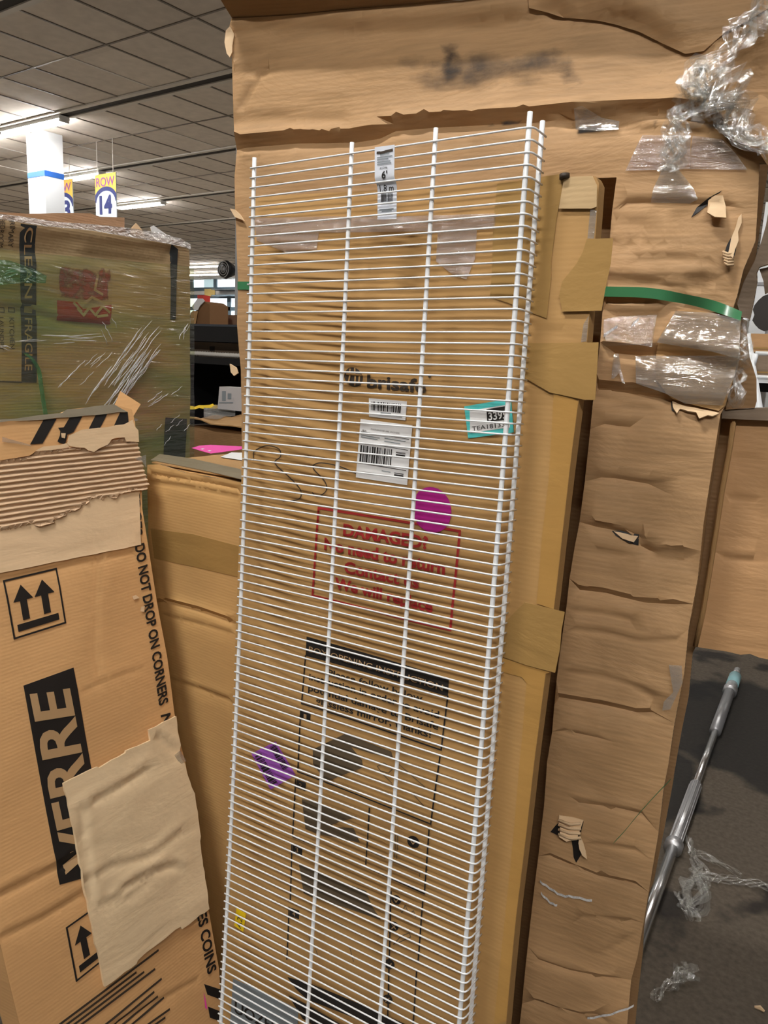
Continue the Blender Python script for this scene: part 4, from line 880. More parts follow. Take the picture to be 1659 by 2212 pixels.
# torn outer liner above and smooth liner below
q('torn_liner', t0([(700, 355), (760, 330), (830, 295), (1000, 275), (1280, 238), (1365, 190), (1388, 260), (1425, 300), (1432, 425), (1380, 420), (1300, 418), (1282, 375), (1200, 380), (1150, 392), (1105, 452), (1015, 490), (960, 530), (905, 515), (860, 485), (780, 480), (700, 465), (680, 440)]), K['liner'], .010, thick=.0015, jag=.0007)
q('torn_liner', t0([(-200, 560), (-10, 430), (90, 410), (300, 470), (370, 495), (320, 545), (280, 565), (-10, 612), (-200, 640)]), K['tan_lean'], .009, thick=.0015, jag=.0006)
q('torn_liner', t0([(340, 520), (430, 470), (600, 455), (690, 430), (700, 475), (520, 508), (420, 515)]), K['liner'], .009, thick=.0012, jag=.0007)
q('bare_liner', [(-200, 1160), (-10, 1110), (60, 1095), (160, 1075), (230, 1055), (303, 1045), (299, 1070), (303, 1177), (-10, 1240), (-200, 1280)], K['liner'], .0028, thick=.0015, jag=.0004)
q('torn_hole', t0([(605, 265), (690, 260), (700, 300), (700, 360), (680, 440), (640, 430), (600, 410), (625, 350), (630, 300)]), K['ink'], .0018, jag=.001)
q('torn_liner', t0([(632, 325), (680, 325), (672, 380), (640, 372)]), K['liner'], .004, jag=.0005, thick=.001)
q('edge_tape', [(-200, 928)] + t0([(-10, 180), (300, 150), (640, 112), (700, 72), (950, 45), (1190, 20), (1280, 72), (1335, 102), (1130, 120), (870, 142), (730, 158), (450, 182), (-10, 208)]) + [(-200, 935)], board('grey_tape', (.30, .26, .19), dark=.7, ribamt=0, wr=.6, rough=.35), .003, jag=.0008)
q('film_shred', t0([(-10, 370), (80, 400), (200, 430), (300, 462), (290, 470), (150, 445), (-10, 425)]), K['filmc'], .012)
q('film_shred', t0([(1385, 175), (1420, 190), (1400, 210), (1370, 195)]), K['filmc'], .012)
q('film_shred', t0([(1380, 600), (1500, 560), (1500, 690), (1470, 640)]), K['filmc'], .012)
# standing flap of torn board at the top corner
LNf = Plane(LN.P - LN.N * .035, nrm(LN.N + np.array([0, -.3, .1])), LN.U)
panel('torn_flap', LNf, [(260, 845), (304, 873), (284, 906), (277, 893), (248, 875)], K['tan_lean'], lb, thick=.003, grid=.02)
# arrow marks
def arrows(f):
    strokes('arrow_frame', LN, [[f(0, 0), f(1, 0), f(1, 1), f(0, 1), f(0, 0)]], .0032, K['ink'], lb)
    for x in (.29, .70): q('printed_arrow', [f(x, .13), f(x + .19, .40), f(x + .065, .40), f(x + .065, .74), f(x - .065, .74), f(x - .065, .40), f(x - .19, .40)], K['ink'])
    q('printed_bar', [f(.1, .79), f(.9, .79), f(.9, .91), f(.1, .91)], K['ink'])
arrows(bilin(((8.5, 1255), (121.5, 1228.5), (140.5, 1345), (30, 1379.5))))
arrows(bilin(((143, 2004), (237, 1937), (262, 2040), (164, 2118))))
# black VERRE block
q('black_block', [(50, 1481), (158, 1442), (195.5, 1653), (236, 1880), (128, 1911), (81, 1650)], K['ink'], .0014)
print_texts('block_lettering', [('VERRE', (221, 1862), (147, 1487), (137, 1890), .022)], LN, K['tanink'], lb, .0022)
# edge lettering
print_texts('edge_lettering', [('DO NOT DROP ON CORNERS', (291, 1178), (344, 1526), (311, 1172), .03), ('EDGES,', (281, 1066), (288, 1166), (301, 1063), .03)], LN, K['ink'], lb, .0018)
print_texts('edge_lettering', [('NE PAS LAISSER TOMBER SUR LES COINS', (347, 1545), (448, 2106), (368, 1539), .03)], LN, K['ink'], lb, .0018)
# pale stripped patch
pp = t3([(410, 1850), (520, 1795), (640, 1738), (652, 1746), (830, 1645), (835, 1630), (1000, 1562), (985, 1490), (1080, 1440), (1172, 1398), (1180, 1450), (1205, 1640), (1278, 1878)]) + t4([(1300, 200), (1340, 488), (1336, 520), (1395, 975), (1300, 1045), (1212, 1112), (1203, 1096), (1060, 1205), (912, 1322), (905, 1345), (690, 1500), (640, 1250), (585, 980), (540, 760), (480, 430)])
LP = Plane(LN.P, LN.N, LN.U); LP.amp = .0022; LP.ns = 8; LP.cr = []
for L, d in ((t4([(620, 250), (800, 150), (1000, 20)]), .004), (t4([(560, 790), (720, 700), (1000, 620), (1240, 430)]), .003), (t4([(820, 840), (1000, 730), (1130, 690), (1200, 690)]), .005), (t4([(850, 900), (1010, 790)]), .003), (t4([(600, 970), (800, 900)]), .002), (t3([(1040, 1530), (1130, 1600), (1220, 1660)]), .004), (t4([(540, 300), (545, 500), (600, 900)]), .003)): LP.crease(L, d, .008)
panel('stripped_patch', LP, pp, K['patch'], lb, off=.0090, thick=.005, grid=.012, jag=.0008)
q('film_shred', t3([(1160, 1660), (1200, 1630), (1240, 1700), (1210, 1720), (1185, 1700)]), K['filmc'], .009)
q('torn_liner', t3([(890, 590), (915, 580), (940, 600), (900, 612)]), K['liner'], .003); q('torn_liner', t3([(950, 660), (975, 655), (970, 695), (945, 690)]), K['liner'], .003)
# small multi-language print: rows of short dashes
def small_print(a, b, n, gap, seed, L=None):
    r = random.Random(seed); A, B = np.array(a, float), np.array(b, float)
    for k in range(n):
        o = np.array(gap, float) * k; t = 0; lines = []; end = r.uniform(.8, 1) if k else 1
        while t < end:
            l = min(r.uniform(.03, .10), end - t); lines.append([tuple(A + o + (B - A) * t), tuple(A + o + (B - A) * (t + l))]); t += l + .012
        strokes('small_print_line', LN, lines, .0042, K['inkb'], lb)
small_print(t4([(330, 1812)])[0], t4([(1070, 1256)])[0], 4, (-3, 14), 1)
small_print(t4([(600, 1850)])[0], t4([(1085, 1455)])[0], 4, (3, 13), 2)
small_print(t4([(900, 1830)])[0], t4([(1140, 1660)])[0], 4, (-4, 14), 3)
# hazard stripes and pink dab low on the edge
for L in ([(1378, 1488), (1500, 1528), (1500, 1596), (1400, 1560)], [(1404, 1640), (1502, 1678), (1502, 1745), (1416, 1715)], [(1425, 1800), (1505, 1830), (1508, 1900), (1440, 1870)]): q('printed_stripe', [(x, y) for x, y in t4(L)], K['ink'])
q('pink_mark', t4([(1375, 1545), (1388, 1590), (1400, 1660), (1385, 1650)]), K['pink'])

# ================================================================== WRAPPED CARTON, LEFT BACK
XW = -1.62
WX = Plane((XW, 0, 0), (1, 0, 0), (0, 1, 0)); WX.amp = .004; WX.ns = 4
zt_ = WX.uv(413, 530)[1]; yr = (WX.uv(413, 535)[0] + WX.uv(402, 960)[0]) / 2 + .004
WX.crease([(-60, 505), (75, 517), (190, 527), (300, 540), (380, 548)], .007, .012).crease([(-60, 535), (80, 541), (200, 550), (360, 566)], .006, .012)
WX.crease([(-40, 660), (60, 672), (130, 695), (240, 704)], .003, .008).crease([(200, 560), (320, 585), (345, 640), (350, 720)], .003, .02)
wb = thing('wrapped_carton', (XW - .3, .75, 0), 'large carton wrapped in greenish stretch film at the left, red square print', 'box')
MB().box((XW - .6, .15, 0), (XW - .012, yr - .004, zt_ - .02)).build('body', K['tan_wrap'], wb)
panel('front_face', WX, [(.15, .001), (yr, .001), (yr, zt_ - .012), tuple(WX.uv(380, 520)), tuple(WX.uv(300, 508)), tuple(WX.uv(190, 492)), tuple(WX.uv(70, 482)), tuple(WX.uv(0, 472)), (.15, WX.uv(-200, 455)[1])], K['tan_wrap'], wb, thick=.01, grid=.03, uvmode=True)
q = lambda name, pts, mat, off=.0012, **k: quad(name, WX, pts, mat, wb, off, **k)
b0 = lambda L: [(x * .1943, 470 + y * .1943) for x, y in L]
z1 = lambda L: [(x * .3195, y * .3195) for x, y in L]
q('printed_band', b0([(212, 70), (390, 92), (400, 500), (406, 1835), (240, 1830), (230, 900)]), K['bark'])
for it in (('CLEAN', b0([(268, 110)])[0], b0([(272, 900)])[0], b0([(358, 112)])[0], .01), ('FRAGILE', b0([(270, 1115)])[0], b0([(272, 1700)])[0], b0([(356, 1120)])[0], .01)): print_texts('band_lettering', [it], WX, K['tanink'], wb, .002)
q('printed_box', b0([(268, 985), (358, 985), (358, 1065), (268, 1055)]), K['tanink'], .002)
print_texts('room_list', [('PRIMARY', b0([(84, 0)])[0], b0([(88, 330)])[0], b0([(146, 2)])[0]), ('BEDROOM', b0([(-22, 20)])[0], b0([(-18, 330)])[0], b0([(36, 22)])[0]), ('KITCHEN', b0([(100, 1112)])[0], b0([(104, 1460)])[0], b0([(156, 1114)])[0]), ('LAUNDRY', b0([(-8, 1105)])[0], b0([(-6, 1480)])[0], b0([(40, 1105)])[0])], WX, K['inkb'], wb)
strokes('tick_box', WX, [b0([(95, 1000), (162, 1005), (162, 1052), (95, 1048), (95, 1000)]), b0([(-10, 1000), (48, 1003), (48, 1052), (-10, 1050)])], .0016, K['inkb'], wb)
strokes('list_rule', WX, [b0([(-300, 1815), (240, 1830)])], .003, K['inkb'], wb)
q('red_square', z1([(385, 1780), (765, 1812), (752, 2060), (385, 2030)]), smudge('veiled_red', (.30, .06, .03), .32, .55, (40, 50, 30), .95), .0014, fade=.0005, thick=0)
q('red_square', z1([(385, 2030), (520, 2042), (560, 2090), (752, 2060), (745, 2195), (385, 2165)]), K['orange'], .0016)
strokes('square_strokes', WX, [z1([(525, 2090), (560, 2130), (600, 2080), (640, 2130), (690, 2070), (735, 2110)]), z1([(560, 2060), (620, 2010), (680, 2040)]), z1([(655, 2140), (720, 2130)]), z1([(500, 2050), (545, 2100)]), z1([(660, 1860), (640, 1960), (690, 1990)])], .006, K['tan_wrap'], wb, .0024)
q('dark_strip', z1([(1150, 1650), (1200, 1685), (1188, 1900), (1180, 2160), (1145, 2160)]), K['bark'])
q('printed_block', [(358, 902), (404, 905), (400, 1000), (352, 1000)], K['bark'])
WF = Plane((XW + .010, 0, 0), (1, 0, 0), (0, 1, 0)); WF.amp = .003; WF.ns = 7
panel('stretch_film', WF, [(.15, .3), (yr + .006, .3), (yr + .006, WF.uv(413, 578)[1]), tuple(WF.uv(380, 572)), tuple(WF.uv(300, 566)), tuple(WF.uv(190, 556)), tuple(WF.uv(70, 546)), tuple(WF.uv(0, 536)), (.15, WF.uv(-200, 520)[1])], K['filmg'], wb, thick=0, grid=.03, uvmode=True)
WT = Plane((XW + .016, 0, 0), (1, 0, 0), (0, 1, 0)); WT.amp = .007; WT.ns = 9
panel('film_top_fold', WT, [(-100, 452), (0, 461), (70, 470), (130, 480), (200, 484), (240, 488), (300, 495), (350, 503), (395, 516), (414, 528), (413, 538), (380, 530), (300, 515), (200, 498), (100, 489), (0, 473), (-100, 466)], film('pale_film', tint=(.9, .88, .86), gloss=.22, haze=.55, scale=(60, 120, 60), bump=.8, rough=.2, hazecol=(.9, .84, .8)), wb, thick=0, grid=.012)
rr = random.Random(4)
def folds(a, b, n, spread, ln, seed, r=.0016, name='film_fold_glint'):
    """pleats pulled into the film, thin raised ridges coloured white as painted glints"""
    rr = random.Random(seed); A, B = np.array(a, float), np.array(b, float); d = B - A; pn = np.array([-d[1], d[0]]) / np.linalg.norm(d)
    for k in range(n):
        s = rr.uniform(-spread, spread); t0_ = rr.uniform(0, 1 - ln); t1_ = t0_ + ln * rr.uniform(.5, 1.0); pts = []
        for i in range(7):
            t = t0_ + (t1_ - t0_) * i / 6; p = A + d * t + pn * (s + 1.5 * math.sin(t * 9 + k)); uv = WX.uv(*p); pts.append(WX.pt(uv[0], uv[1], .0145 + .002 * math.sin(i * 1.7 + k)))
        MB().tube(pts, [r * .3] + [r * rr.uniform(.6, 1.2) for _ in range(5)] + [r * .3], 5).build(name, K['fold'], wb, True)
folds((190, 900), (345, 690), 42, 34, .4, 2, .0008)
folds((215, 900), (320, 740), 16, 10, .5, 22, .0011)
folds((120, 845), (230, 745), 9, 20, .35, 3, .0007)
folds((215, 690), (245, 745), 4, 18, .6, 5, .0008)
folds((10, 735), (250, 728), 10, 9, .3, 6, .0007)
folds((310, 880), (395, 825), 6, 12, .4, 7, .0008)
folds((380, 740), (412, 680), 4, 5, .7, 8, .0008)
folds((0, 600), (60, 585), 4, 14, .6, 9, .0008)
folds((330, 960), (410, 880), 6, 22, .3, 13, .0007)
folds((-10, 745), (20, 752), 3, 5, .9, 11, .0010)
P = smooth([(-20, 620), (40, 622), (90, 606), (60, 600), (20, 585)], 4)
q('green_patch', [(-40, 560), (10, 563), (60, 580), (92, 596), (90, 612), (40, 612), (-40, 618)], film('green_scrap', tint=(.45, .75, .52), gloss=.15, haze=.12, scale=(50, 90, 50), bump=.7, hazecol=(.15, .5, .3)), .017, grid=.012, thick=0)
MB().ribbon([WX.pt(*WX.uv(*p), .018) for p in smooth([(45, 762), (62, 778), (74, 800), (80, 840), (88, 890), (92, 905)], 4)], WX.U, .010).build('green_strand', film('green_strand_film', tint=(.4, .75, .5), gloss=.15, haze=.3, hazecol=(.05, .3, .14)), wb, True)
# loose sheets lying on top of the wrapped carton
XS = XW - .25
SH = Plane((XS, 0, 0), (1, 0, 0), (0, 1, 0)); SH.amp = .004
s1 = thing('board_sheet', tuple(SH.hit(160, 470) - np.array([0.02, 0, .05])), 'brown corrugated sheet standing on top of the wrapped carton', 'cardboard sheet')
zb = zt_ - .0165
panel('sheet', SH, [tuple(SH.uv(-60, 452)), tuple(SH.uv(60, 462)), tuple(SH.uv(140, 460)), tuple(SH.uv(195, 461)), tuple(SH.uv(215, 468)), tuple(SH.uv(270, 470)), tuple(SH.uv(269, 490)), (SH.uv(269, 490)[0], zb), (SH.uv(-60, 452)[0], zb)], board('red_brown_sheet', (.40, .24, .14), dark=.8, ribamt=.1), s1, thick=.007, grid=.03, uvmode=True, jag=.0006, rim=K['edge'])
SH2 = Plane((XW - .06, 0, 0), nrm([1, 0, .05]), (0, 1, 0))
s2 = thing('torn_paper_scrap', tuple(SH2.hit(340, 505)), 'torn white paper scrap on the top right of the wrapped carton', 'scrap')
def drop(pl, pts):
    # let the scrap's lowest corners reach the carton top it lies on
    Q = [pl.uv(*p) for p in pts]; lo = sorted(range(len(Q)), key=lambda i: Q[i][1])[:2]
    for i in lo: Q[i][1] -= (pl.pt(*Q[i])[2] - (zt_ - .019)) / pl.V[2]
    return Q
panel('scrap', SH2, drop(SH2, [(325, 490), (332, 487), (362, 508), (370, 525), (340, 512)]), K['paper'], s2, thick=.002, grid=.02, uvmode=True)
SH3 = Plane((XW - .16, 0, 0), nrm([1, 0, .05]), (0, 1, 0))
s3 = thing('torn_board_scrap', tuple(SH3.hit(300, 495)), 'torn brown board scrap between sheet and white scrap on the wrapped carton', 'scrap')
panel('scrap', SH3, drop(SH3, [(283, 494), (294, 482), (300, 488), (310, 500), (320, 515), (290, 510)]), K['liner'], s3, thick=.003, grid=.02, jag=.001, uvmode=True)

# ================================================================== MIDDLE BOX
YM = 1.05
MD = Plane((0, YM, 0), (0, -1, 0), (1, 0, 0)); MD.amp = .0015
mzt = float(at(420, 1020, YM)[2]); mx0 = float(at(318, 1000, YM)[0]); mx1 = -.955; myb = 1.415
mb_ = thing('carton', ((mx0 + mx1) / 2, YM + .18, 0), 'plain brown carton with pink and white labels on its top', 'box')
for L, d, w in (([(320, 1304), (360, 1300), (430, 1318), (512, 1346)], .006, .006), ([(355, 1330), (430, 1348), (510, 1370)], .002, .005), ([(365, 1468), (430, 1488), (505, 1516)], .003, .006), ([(318, 1022), (400, 1036), (450, 1042), (525, 1060)], .003, .005), ([(318, 1042), (400, 1052), (523, 1076)], .003, .006)): MD.crease(L, d, w)
MB().box((mx0 + .004, YM + .006, 0), (mx1, myb, mzt - .004)).build('body', K['tan_mid'], mb_)
panel('front_face', MD, [(mx0, .001), (mx1, .001), (mx1, mzt - .001)] + [tuple(MD.uv(*p)) for p in ((525, 1043), (450, 1030), (400, 1021), (345, 1003))] + [(mx0, mzt - .003)], K['tan_mid'], mb_, thick=.004, grid=.03, uvmode=True, rim=K['edge'])
MT = Plane((0, 0, mzt), (0, 0, 1), (1, 0, 0)); MT.amp = .001
panel('top_flap', MT, [(mx0, YM + .012), (mx1, YM + .012), (mx1, myb), (mx0, myb)], K['tan'], mb_, thick=.003, grid=.04, uvmode=True, off=.003)
quad('tape', MD, [(326, 1142), (420, 1154), (518, 1180), (516, 1246), (420, 1224), (334, 1206)], K['tape'], mb_)
quad('top_tape', MT, [(325, 998), (345, 985), (420, 996), (520, 1018), (522, 1040), (450, 1022), (340, 1000)], board('dull_tape', (.24, .2, .13), dark=.8, ribamt=0, rough=.35), mb_, off=.0045, thick=.0006)
pk = quad('pink_label', MT, [(414, 973), (430, 968), (455, 966), (525, 969), (525, 975), (455, 985)], K['pink'], mb_, off=.0055)
for x, y in ((437, 976), (452, 980)): quad('label_window', MT, [(x - 4, y), (x, y - 1.5), (x + 5, y - 1), (x + 1, y + 1.2)], K['paper'], pk, off=.0065, grid=.01)
quad('white_label', MT, [(476, 992), (500, 982), (530, 983), (530, 1000)], K['paper'], mb_, off=.0055)

# ================================================================== CARTON WITH YELLOW LABEL, further back
YY = 1.95
yzt = float(at(450, 918, YY)[2]); yx0 = float(at(402, 940, YY)[0]); ybk = float(atZ(450, 886, yzt)[1])
yb = thing('carton', (yx0 + .4, (YY + ybk) / 2, 0), 'brown carton with a yellow label on its crumpled top, behind the pink labelled carton', 'box')
YP = Plane((0, YY, 0), (0, -1, 0), (1, 0, 0)); YP.amp = .003; YP.crease([(402, 926), (450, 924), (505, 918)], .006, .01)
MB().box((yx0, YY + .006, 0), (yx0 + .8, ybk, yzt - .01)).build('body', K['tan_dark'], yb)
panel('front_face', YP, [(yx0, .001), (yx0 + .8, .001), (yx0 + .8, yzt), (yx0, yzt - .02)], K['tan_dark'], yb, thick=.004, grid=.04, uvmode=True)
YT = Plane((0, 0, yzt), (0, 0, 1), (1, 0, 0)); YT.amp = .012; YT.ns = 7
panel('top_flap', YT, [(yx0 - .02, YY - .02), (yx0 + .8, YY - .02), (yx0 + .8, ybk), (yx0 - .02, ybk)], K['tan'], yb, thick=.004, grid=.03, uvmode=True, off=.012)
quad('yellow_label', YT, [(404, 890), (404, 884), (460, 880), (473, 888)], K['yellow'], yb, off=.016)
quad('film_top', YT, [(440, 912), (440, 890), (476, 884), (508, 884), (508, 908), (470, 912)], film('grey_film', tint=(.7, .68, .62), gloss=.22, haze=.15, scale=(40, 60, 40), bump=.7), yb, off=.018, thick=0)

# ================================================================== BLACK RACK AND THE THINGS ON IT
YR = 3.4
def rk(px, py, y=YR): return at(px, py, y)
rx0, rx1 = float(rk(330, 760)[0]), float(rk(600, 760)[0])
z1t, z1b = float(rk(460, 701)[2]), float(rk(460, 738)[2]); z2t, z2b = float(rk(460, 772)[2]), float(rk(460, 780)[2])
rack = thing('storage_rack', ((rx0 + rx1) / 2, YR + .4, 0), 'black storage rack with a deep front beam between wrapped carton and tall carton', 'rack')
MB().box((rx0, YR, z1b), (rx1, YR + .8, z1t)).build('upper_shelf', K['black'], rack)
MB().box((rx0, YR - .003, z1t - .012), (rx1, YR + .8, z1t + .002)).build('shelf_lip', plain('grey_lip', (.06, .07, .085), .4), rack)
MB().box((rx0, YR, z2b - .02), (rx1, YR + .8, z2t)).build('lower_shelf', K['black'], rack)
MB().box((rx0, YR + .78, 0), (rx1, YR + .8, z2t - .05)).build('back_panel', K['black'], rack)
MB().box((rx0, YR, .02), (rx0 + .012, YR + .8, z1b)).build('side_panel', K['black'], rack)
for x in (rx0, rx1):
    for y in (YR, YR + .76): MB().box((x - .02, y, 0), (x + .02, y + .04, z1t)).build('post', K['black'], rack)
fz0 = float(rk(460, 766)[2]); fo = thing('foam_roll', (float(rk(455, 766)[0]), YR + .03, z2t + .002), 'ribbed white foam roll lying on the lower rack shelf edge', 'foam roll')
P = [np.array([x, YR + .03, z2t + .0185]) for i, x in enumerate(np.linspace(rx0 + .05, rx1 - .05, 90))]
MB().tube(P, [.016 if i % 2 else .0125 for i in range(90)], 8).build('roll', plain('white_foam', (.75, .72, .66), .7), fo, True)
a, b = rk(404, 764), rk(560, 738)
rb = thing('carton', ((a[0] + b[0]) / 2, YR + .35, z2t), 'brown box with a small dark print lying on the lower rack shelf', 'box')
MB().box((a[0] - .1, YR + .12, z2t + .001), (b[0], YR + .6, z1b - .004)).build('body', K['tan_grey'], rb)
RP = Plane((0, YR + .12, 0), (0, -1, 0), (1, 0, 0)); quad('printed_mark', RP, [(453, 748), (464, 748), (464, 759), (453, 759)], K['inkb'], rb)
# on top of the rack: open brown box, long brown box, red and black bits
OY = YR + .1
OPn = Plane((0, OY, 0), (0, -1, 0), (1, 0, 0))
p = rk(440, 701, OY); ob = thing('open_box', (p[0], OY + .12, z1t + .003), 'opened brown box with raised flaps on top of the black rack', 'box')
zq = lambda L: [(395 + x * .0904, 540 + y * .0904) for x, y in L]
def zq_(L): return [tuple(OPn.uv(*p)) for p in zq(L)]
zb_ = z1t + .004
body = zq_([(180, 1500), (370, 1460), (520, 1230), (640, 1310), (640, 1560)])
panel('box_front', OPn, [(body[0][0], zb_)] + body[:1] + zq_([(340, 1440), (370, 1330)]) + body[2:] + [(body[-1][0], zb_)], plain('dark_brown_board', (.22, .11, .045), .7), ob, thick=.16, grid=.05, uvmode=True, smooth=False)
OPf = Plane((0, OY - .02, 0), (0, -1, 0), (1, 0, 0))
panel('flap', OPf, [(OPf.uv(*zq([(180, 1500)])[0])[0], zb_), tuple(OPf.uv(*zq([(190, 1500)])[0])), tuple(OPf.uv(*zq([(240, 1450)])[0])), tuple(OPf.uv(*zq([(350, 1460)])[0])), (OPf.uv(*zq([(290, 1740)])[0])[0], zb_)], K['tan'], ob, thick=.004, grid=.05, uvmode=True, smooth=False)
panel('flap', OPf, zq([(215, 1350), (350, 1160), (470, 1160), (520, 1220), (400, 1340), (350, 1440), (260, 1430)]), K['paper'], ob, thick=.004, grid=.05, smooth=False)
a, b = rk(452, 693, OY + .3), rk(560, 681, OY + .3)
o2 = thing('long_box', (a[0] + .2, OY + .42, z1t + .003), 'low reddish brown box on top of the rack behind the opened box', 'box')
MB().box((a[0], OY + .3, z1t + .003), (b[0] + .2, OY + .55, b[2])).build('body', plain('red_brown_board', (.24, .14, .085), .7), o2)
a, b = at(429, 643, OY + .18), at(442, 638, OY + .18)
tag(MB().box((a[0], OY + .17, z1t + .003), (b[0], OY + .23, b[2])).build('red_packet', plain('red_packet', (.75, .07, .05), .5)), 'small red packet behind the opened box on the rack', 'packet')
a, b = at(443, 652, OY + .3), at(453, 639, OY + .3)
tag(MB().box((a[0], OY + .24, z1t + .003), (b[0], OY + .29, b[2])).build('black_packet', K['black']), 'small black packet behind the opened box on the rack', 'packet')
# white printed box on the yellow-labelled carton
WBp = Plane((0, 2.25, 0), (0, -1, 0), (1, 0, 0))
a, b = WBp.uv(470, 878), WBp.uv(474, 835); zb2 = yzt + .03
p = thing('white_box', (a[0] + .08, 2.3, zb2), 'white printed box standing on the yellow labelled carton', 'box')
panel('front', WBp, [(a[0], zb2), (b[0], b[1]), (b[0] + .2, b[1] + .004), (b[0] + .2, zb2)], plain('greyish_white_print', (.48, .46, .46), .5), p, thick=.06, grid=.1, uvmode=True, smooth=False)
for y0, y1, x0, x1 in ((845, 866, 480, 488), (850, 862, 492, 500), (869, 871, 474, 504)): quad('printed_patch', WBp, [(x0, y0), (x1, y0), (x1, y1), (x0, y1)], K['greyblue'], p)
# wall fan beside the pillar of the tall carton
FY = 5.2
c = at(495, 583, FY); fn = thing('wall_fan', (c[0], FY, c[2]), 'black round fan hanging at head height beside the tall carton edge', 'fan')
R = .052 * FY / 3.2
mb = MB(); mb.tube([c + np.array([-.02, -.05, 0]), c + np.array([-.02, -.02, 0]), c + np.array([0, .06, 0])], [R * .92, R, R * .55], 20); mb.build('fan_housing', K['black'], fn, True)
for k in range(3): mb = MB(); mb.tube([c + np.array([-.02 + R * (.35 + .25 * k) * math.cos(t), -.056, R * (.35 + .25 * k) * math.sin(t)]) for t in np.linspace(0, 2 * math.pi, 24)], .004, 5); mb.build('guard_ring', K['steel'], fn, True)
MB().tube([c + np.array([-.02, -.062, 0]), c + np.array([-.02, -.05, 0])], R * .25, 12).build('hub', plain('grey_hub', (.3, .3, .3), .4), fn, True)
d0 = at(506, 560, FY)
MB().box((d0[0] - .02, FY + .03, 0), (d0[0] + .16, FY + .16, CEIL - .001)).build('post', K['pil'], fn)

# ================================================================== THINGS ON THE FLOOR, RIGHT
A, B = atZ(1425, 1915, .02), atZ(1591, 1456, .02)
ax = B - A; Lb = np.linalg.norm(ax); ax = ax / Lb
def tt(px, py): return float(np.clip((atZ(px, py, .02) - A) @ ax, -.5, Lb))
bar = thing('metal_bar', (A[0] + ax[0] * Lb / 2, A[1] + ax[1] * Lb / 2, 0), 'long chrome weight bar with collars lying on the dark floor', 'bar')
ctr = np.array([0, 0, .012])
t_ = [tt(1440, 1875), tt(1452, 1836), tt(1460, 1815), tt(1500, 1700), tt(1546, 1586), tt(1574, 1500), tt(1580, 1484), tt(1587, 1466)]
seg = lambda a, b: [A + ax * a + ctr, A + ax * b + ctr]
MB().tube(seg(-.35, t_[1]), 0.0175, 16).build('sleeve', K['chrome'], bar, True)
MB().tube(seg(t_[1] - .012, t_[1] + .022), 0.0306, 16).build('collar', K['steel'], bar, True)
mb = MB(); mb.tube(seg(t_[1] + .022, t_[3]), 0.0215, 16)
for k in range(10): an_ = k * math.pi / 5; o = .0215 * (np.cross(ax, [0, 0, 1]) * math.cos(an_) + np.array([0, 0, 1]) * math.sin(an_)); mb.tube([p + o for p in seg(t_[1] + .04, t_[3] - .01)], .0024, 5)
mb.build('fluted_grip', K['steel'], bar, True)
MB().tube(seg(t_[3], t_[4]), 0.0137, 14).build('shaft', K['chrome'], bar, True)
MB().tube(seg(t_[4], t_[5]), 0.0254, 16).build('grip', plain('grey_grip', (.36, .36, .37), .4, .7), bar, True)
MB().tube(seg(t_[5], t_[5] + .05), 0.0338, 16).build('collar', K['steel'], bar, True)
MB().tube(seg(t_[5] + .05, t_[6]), 0.0273, 16).build('sleeve', K['steel'], bar, True)
MB().tube(seg(t_[6], t_[7]), 0.0306, 16).build('label_band', plain('pale_teal_band', (.3, .52, .55), .5), bar, True)
MB().tube(seg(t_[7], t_[7] + .10), 0.0195, 14).build('end_tip', K['chrome'], bar, True)
# stretch film scraps on the floor
FLR = Plane((0, 0, 0), (0, 0, 1), (1, 0, 0)); FLR.amp = 0
def scrap(name, strands, label, seed):
    p = FLR.hit(*strands[0][0][0]); t = thing(name, (p[0], p[1], 0), label, 'plastic scrap')
    for i, (px, w) in enumerate(strands): scrunch('film_band', px, w, t, .004, seed + i, pl=FLR, n=9, amp=.02)
    return t
scrap('film_scrap', [([(1474, 1930), (1490, 1914), (1510, 1908), (1560, 1905), (1620, 1915), (1670, 1935)], [.02, .07, .06, .03, .03, .04]), ([(1484, 1818), (1492, 1840), (1500, 1860), (1508, 1890), (1512, 1912), (1500, 1970), (1490, 1992)], [.02, .03, .03, .06, .08, .08, .02]), ([(1490, 1845), (1530, 1862), (1570, 1880), (1600, 1902)], [.02, .03, .02, .01]), ([(1472, 1940), (1476, 1965), (1490, 1990)], [.05, .05, .02])], 'crumpled clear film trailing over the floor at the end of the chrome bar', 20)
scrap('film_scrap', [([(1466, 2095), (1480, 2110), (1475, 2125)], [.03, .07, .05]), ([(1478, 2108), (1452, 2130), (1430, 2150), (1412, 2170)], [.06, .04, .02, .03])], 'small clear film scrap alone on the carpet below the trailing film', 40)
p = FLR.hit(1640, 2183); tag(MB().tube(wobble([p + np.array([-.012, 0, .004]), p + np.array([0, .004, .006]), p + np.array([.012, 0, .004])], .001), [.003, .006, .003], 6).build('crumb', K['liner']), 'tiny pale board crumb near the bottom right corner', 'crumb')

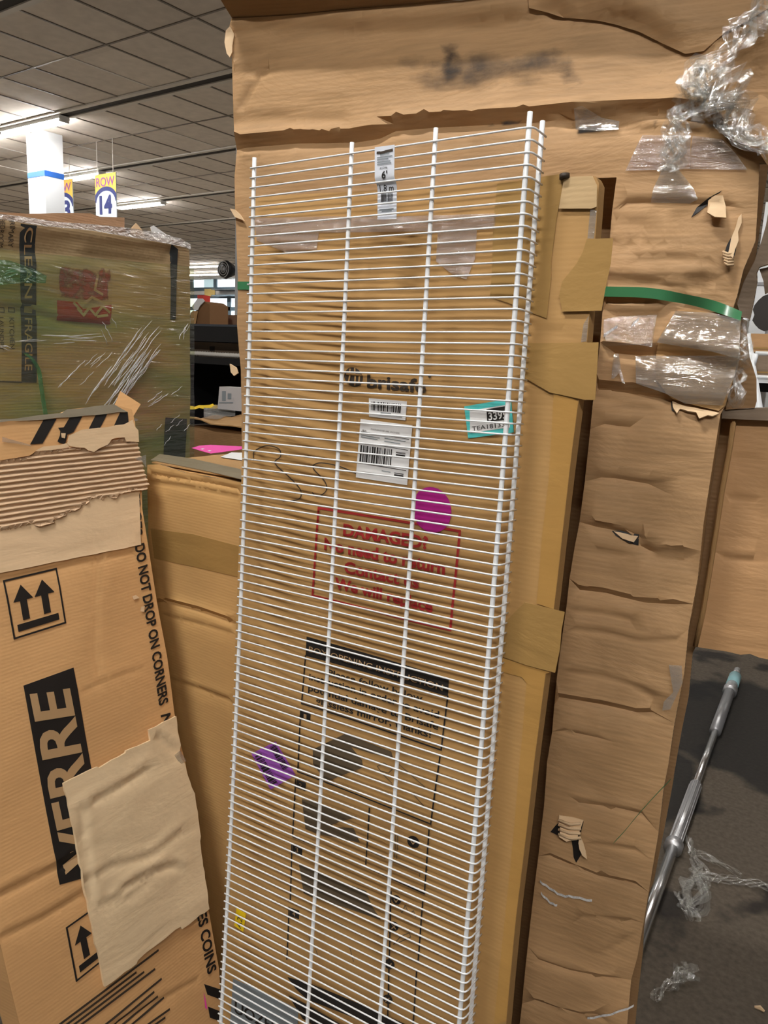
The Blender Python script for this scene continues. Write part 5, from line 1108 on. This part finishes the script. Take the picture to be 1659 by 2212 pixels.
# ================================================================== BEHIND THE HOLE, FAR RIGHT
ay = 6.3
a, b = at(1612, 745, ay), at(1740, 560, ay)
wa = thing('white_cabinet', ((a[0] + b[0]) / 2, ay + .3, 0), 'white metal cabinet seen through the torn hole at right', 'cabinet')
MB().box((a[0], ay, 0), (b[0] + .3, ay + .6, b[2] + .4)).build('body', K['white'], wa)
z = at(1640, 610, ay)[2]; MB().box((a[0], ay - .012, z - .02), (b[0] + .3, ay - .001, z)).build('door_gap', plain('grey_seam', (.35, .35, .36), .5), wa)
dy = 5.7
c = at(1664, 675, dy); gd = thing('round_pan', (c[0], dy, c[2] - .15), 'dark round pan with jagged rim hung in front of the white cabinet', 'pan')
R = 31 * 6.6 / F * .9
mb = MB(); P = [c + np.array([R * (1 + .05 * rng.normal()) * math.cos(t), 0, R * 1.05 * (1 + .04 * rng.normal()) * math.sin(t)]) for t in np.linspace(0, 2 * math.pi, 22)[:-1]]
n = len(P); mb.v = P + [p + np.array([0, .05, 0]) for p in P]; mb.uv = [(0, 0)] * (2 * n); mb.f = [tuple(range(n))[::-1], tuple(range(n, 2 * n))] + [(i, (i + 1) % n, n + (i + 1) % n, n + i) for i in range(n)]
mb.build('rim', plain('dark_pan', (.035, .03, .028), .35), gd)
MB().tube([c + np.array([0, .025, -R * .9]), np.array([c[0], c[1] + .025, 0])], .02, 8).build('stand', K['steel'], gd)
# brown boxes on a trolley
by = 5.3
for (x0, y0, x1, y1, lb, mt) in ((1617, 760, 1720, 722, 'small brown box on top of the stack seen through the torn hole', 'tan_red'), (1622, 812, 1720, 764, 'small brown box in the middle of the stack seen through the torn hole', 'tan_grey')):
    a, b = at(x0, y0, by), at(x1, y1, by); t = thing('small_box', ((a[0] + b[0]) / 2, by + .15, a[2]), lb, 'box')
    MB().box((a[0], by, a[2] + .001), (b[0], by + .3, b[2] - .001)).build('body', K[mt], t)
    MB().box((a[0], by - .004, a[2] + .02), (b[0], by - .0005, a[2] + .03)).build('tape', K['tape'], t)
a = at(1626, 816, by)
tr = thing('white_trestle', (at(1625, 800, 5.0)[0], 5.1, 0), 'white folding trestle frame seen through the torn hole', 'trestle')
tl = lambda px, py, y=5.0: at(px, py, y)
p1, p2 = tl(1612, 722), tl(1637, 872); d = (p2 - p1) / (p1[2] - p2[2]); foot = p2 + d * (p2[2] - .012)
MB().tube([p1, foot], .023, 8).build('leg', K['white'], tr, True)
MB().tube([tl(1634, 764), tl(1624, 800)], .014, 8).build('brace', K['white'], tr, True)
xr_ = at(1720, 760, 5.0)
for y in (763, 814): q1 = tl(1628 if y > 790 else 1632, y); MB().tube([q1, np.array([xr_[0], 5.0, q1[2]])], .012, 8).build('rung', K['white'], tr, True)
zsh = at(1640, 815, by)[2]
MB().box((a[0] - .02, by - .3, zsh - .03), (at(1720, 815, by)[0], by + .35, zsh)).build('shelf', K['white'], tr)
for x in (a[0] + .01, at(1720, 815, by)[0] - .03): MB().box((x, by + .28, 0), (x + .03, by + .31, zsh - .03)).build('leg', K['white'], tr)
MB().box((at(1637, 836, by)[0], by - .1, at(1650, 846, by)[2]), (at(1720, 836, by)[0], by + .2, zsh - .031)).build('motor_block', K['black'], tr)
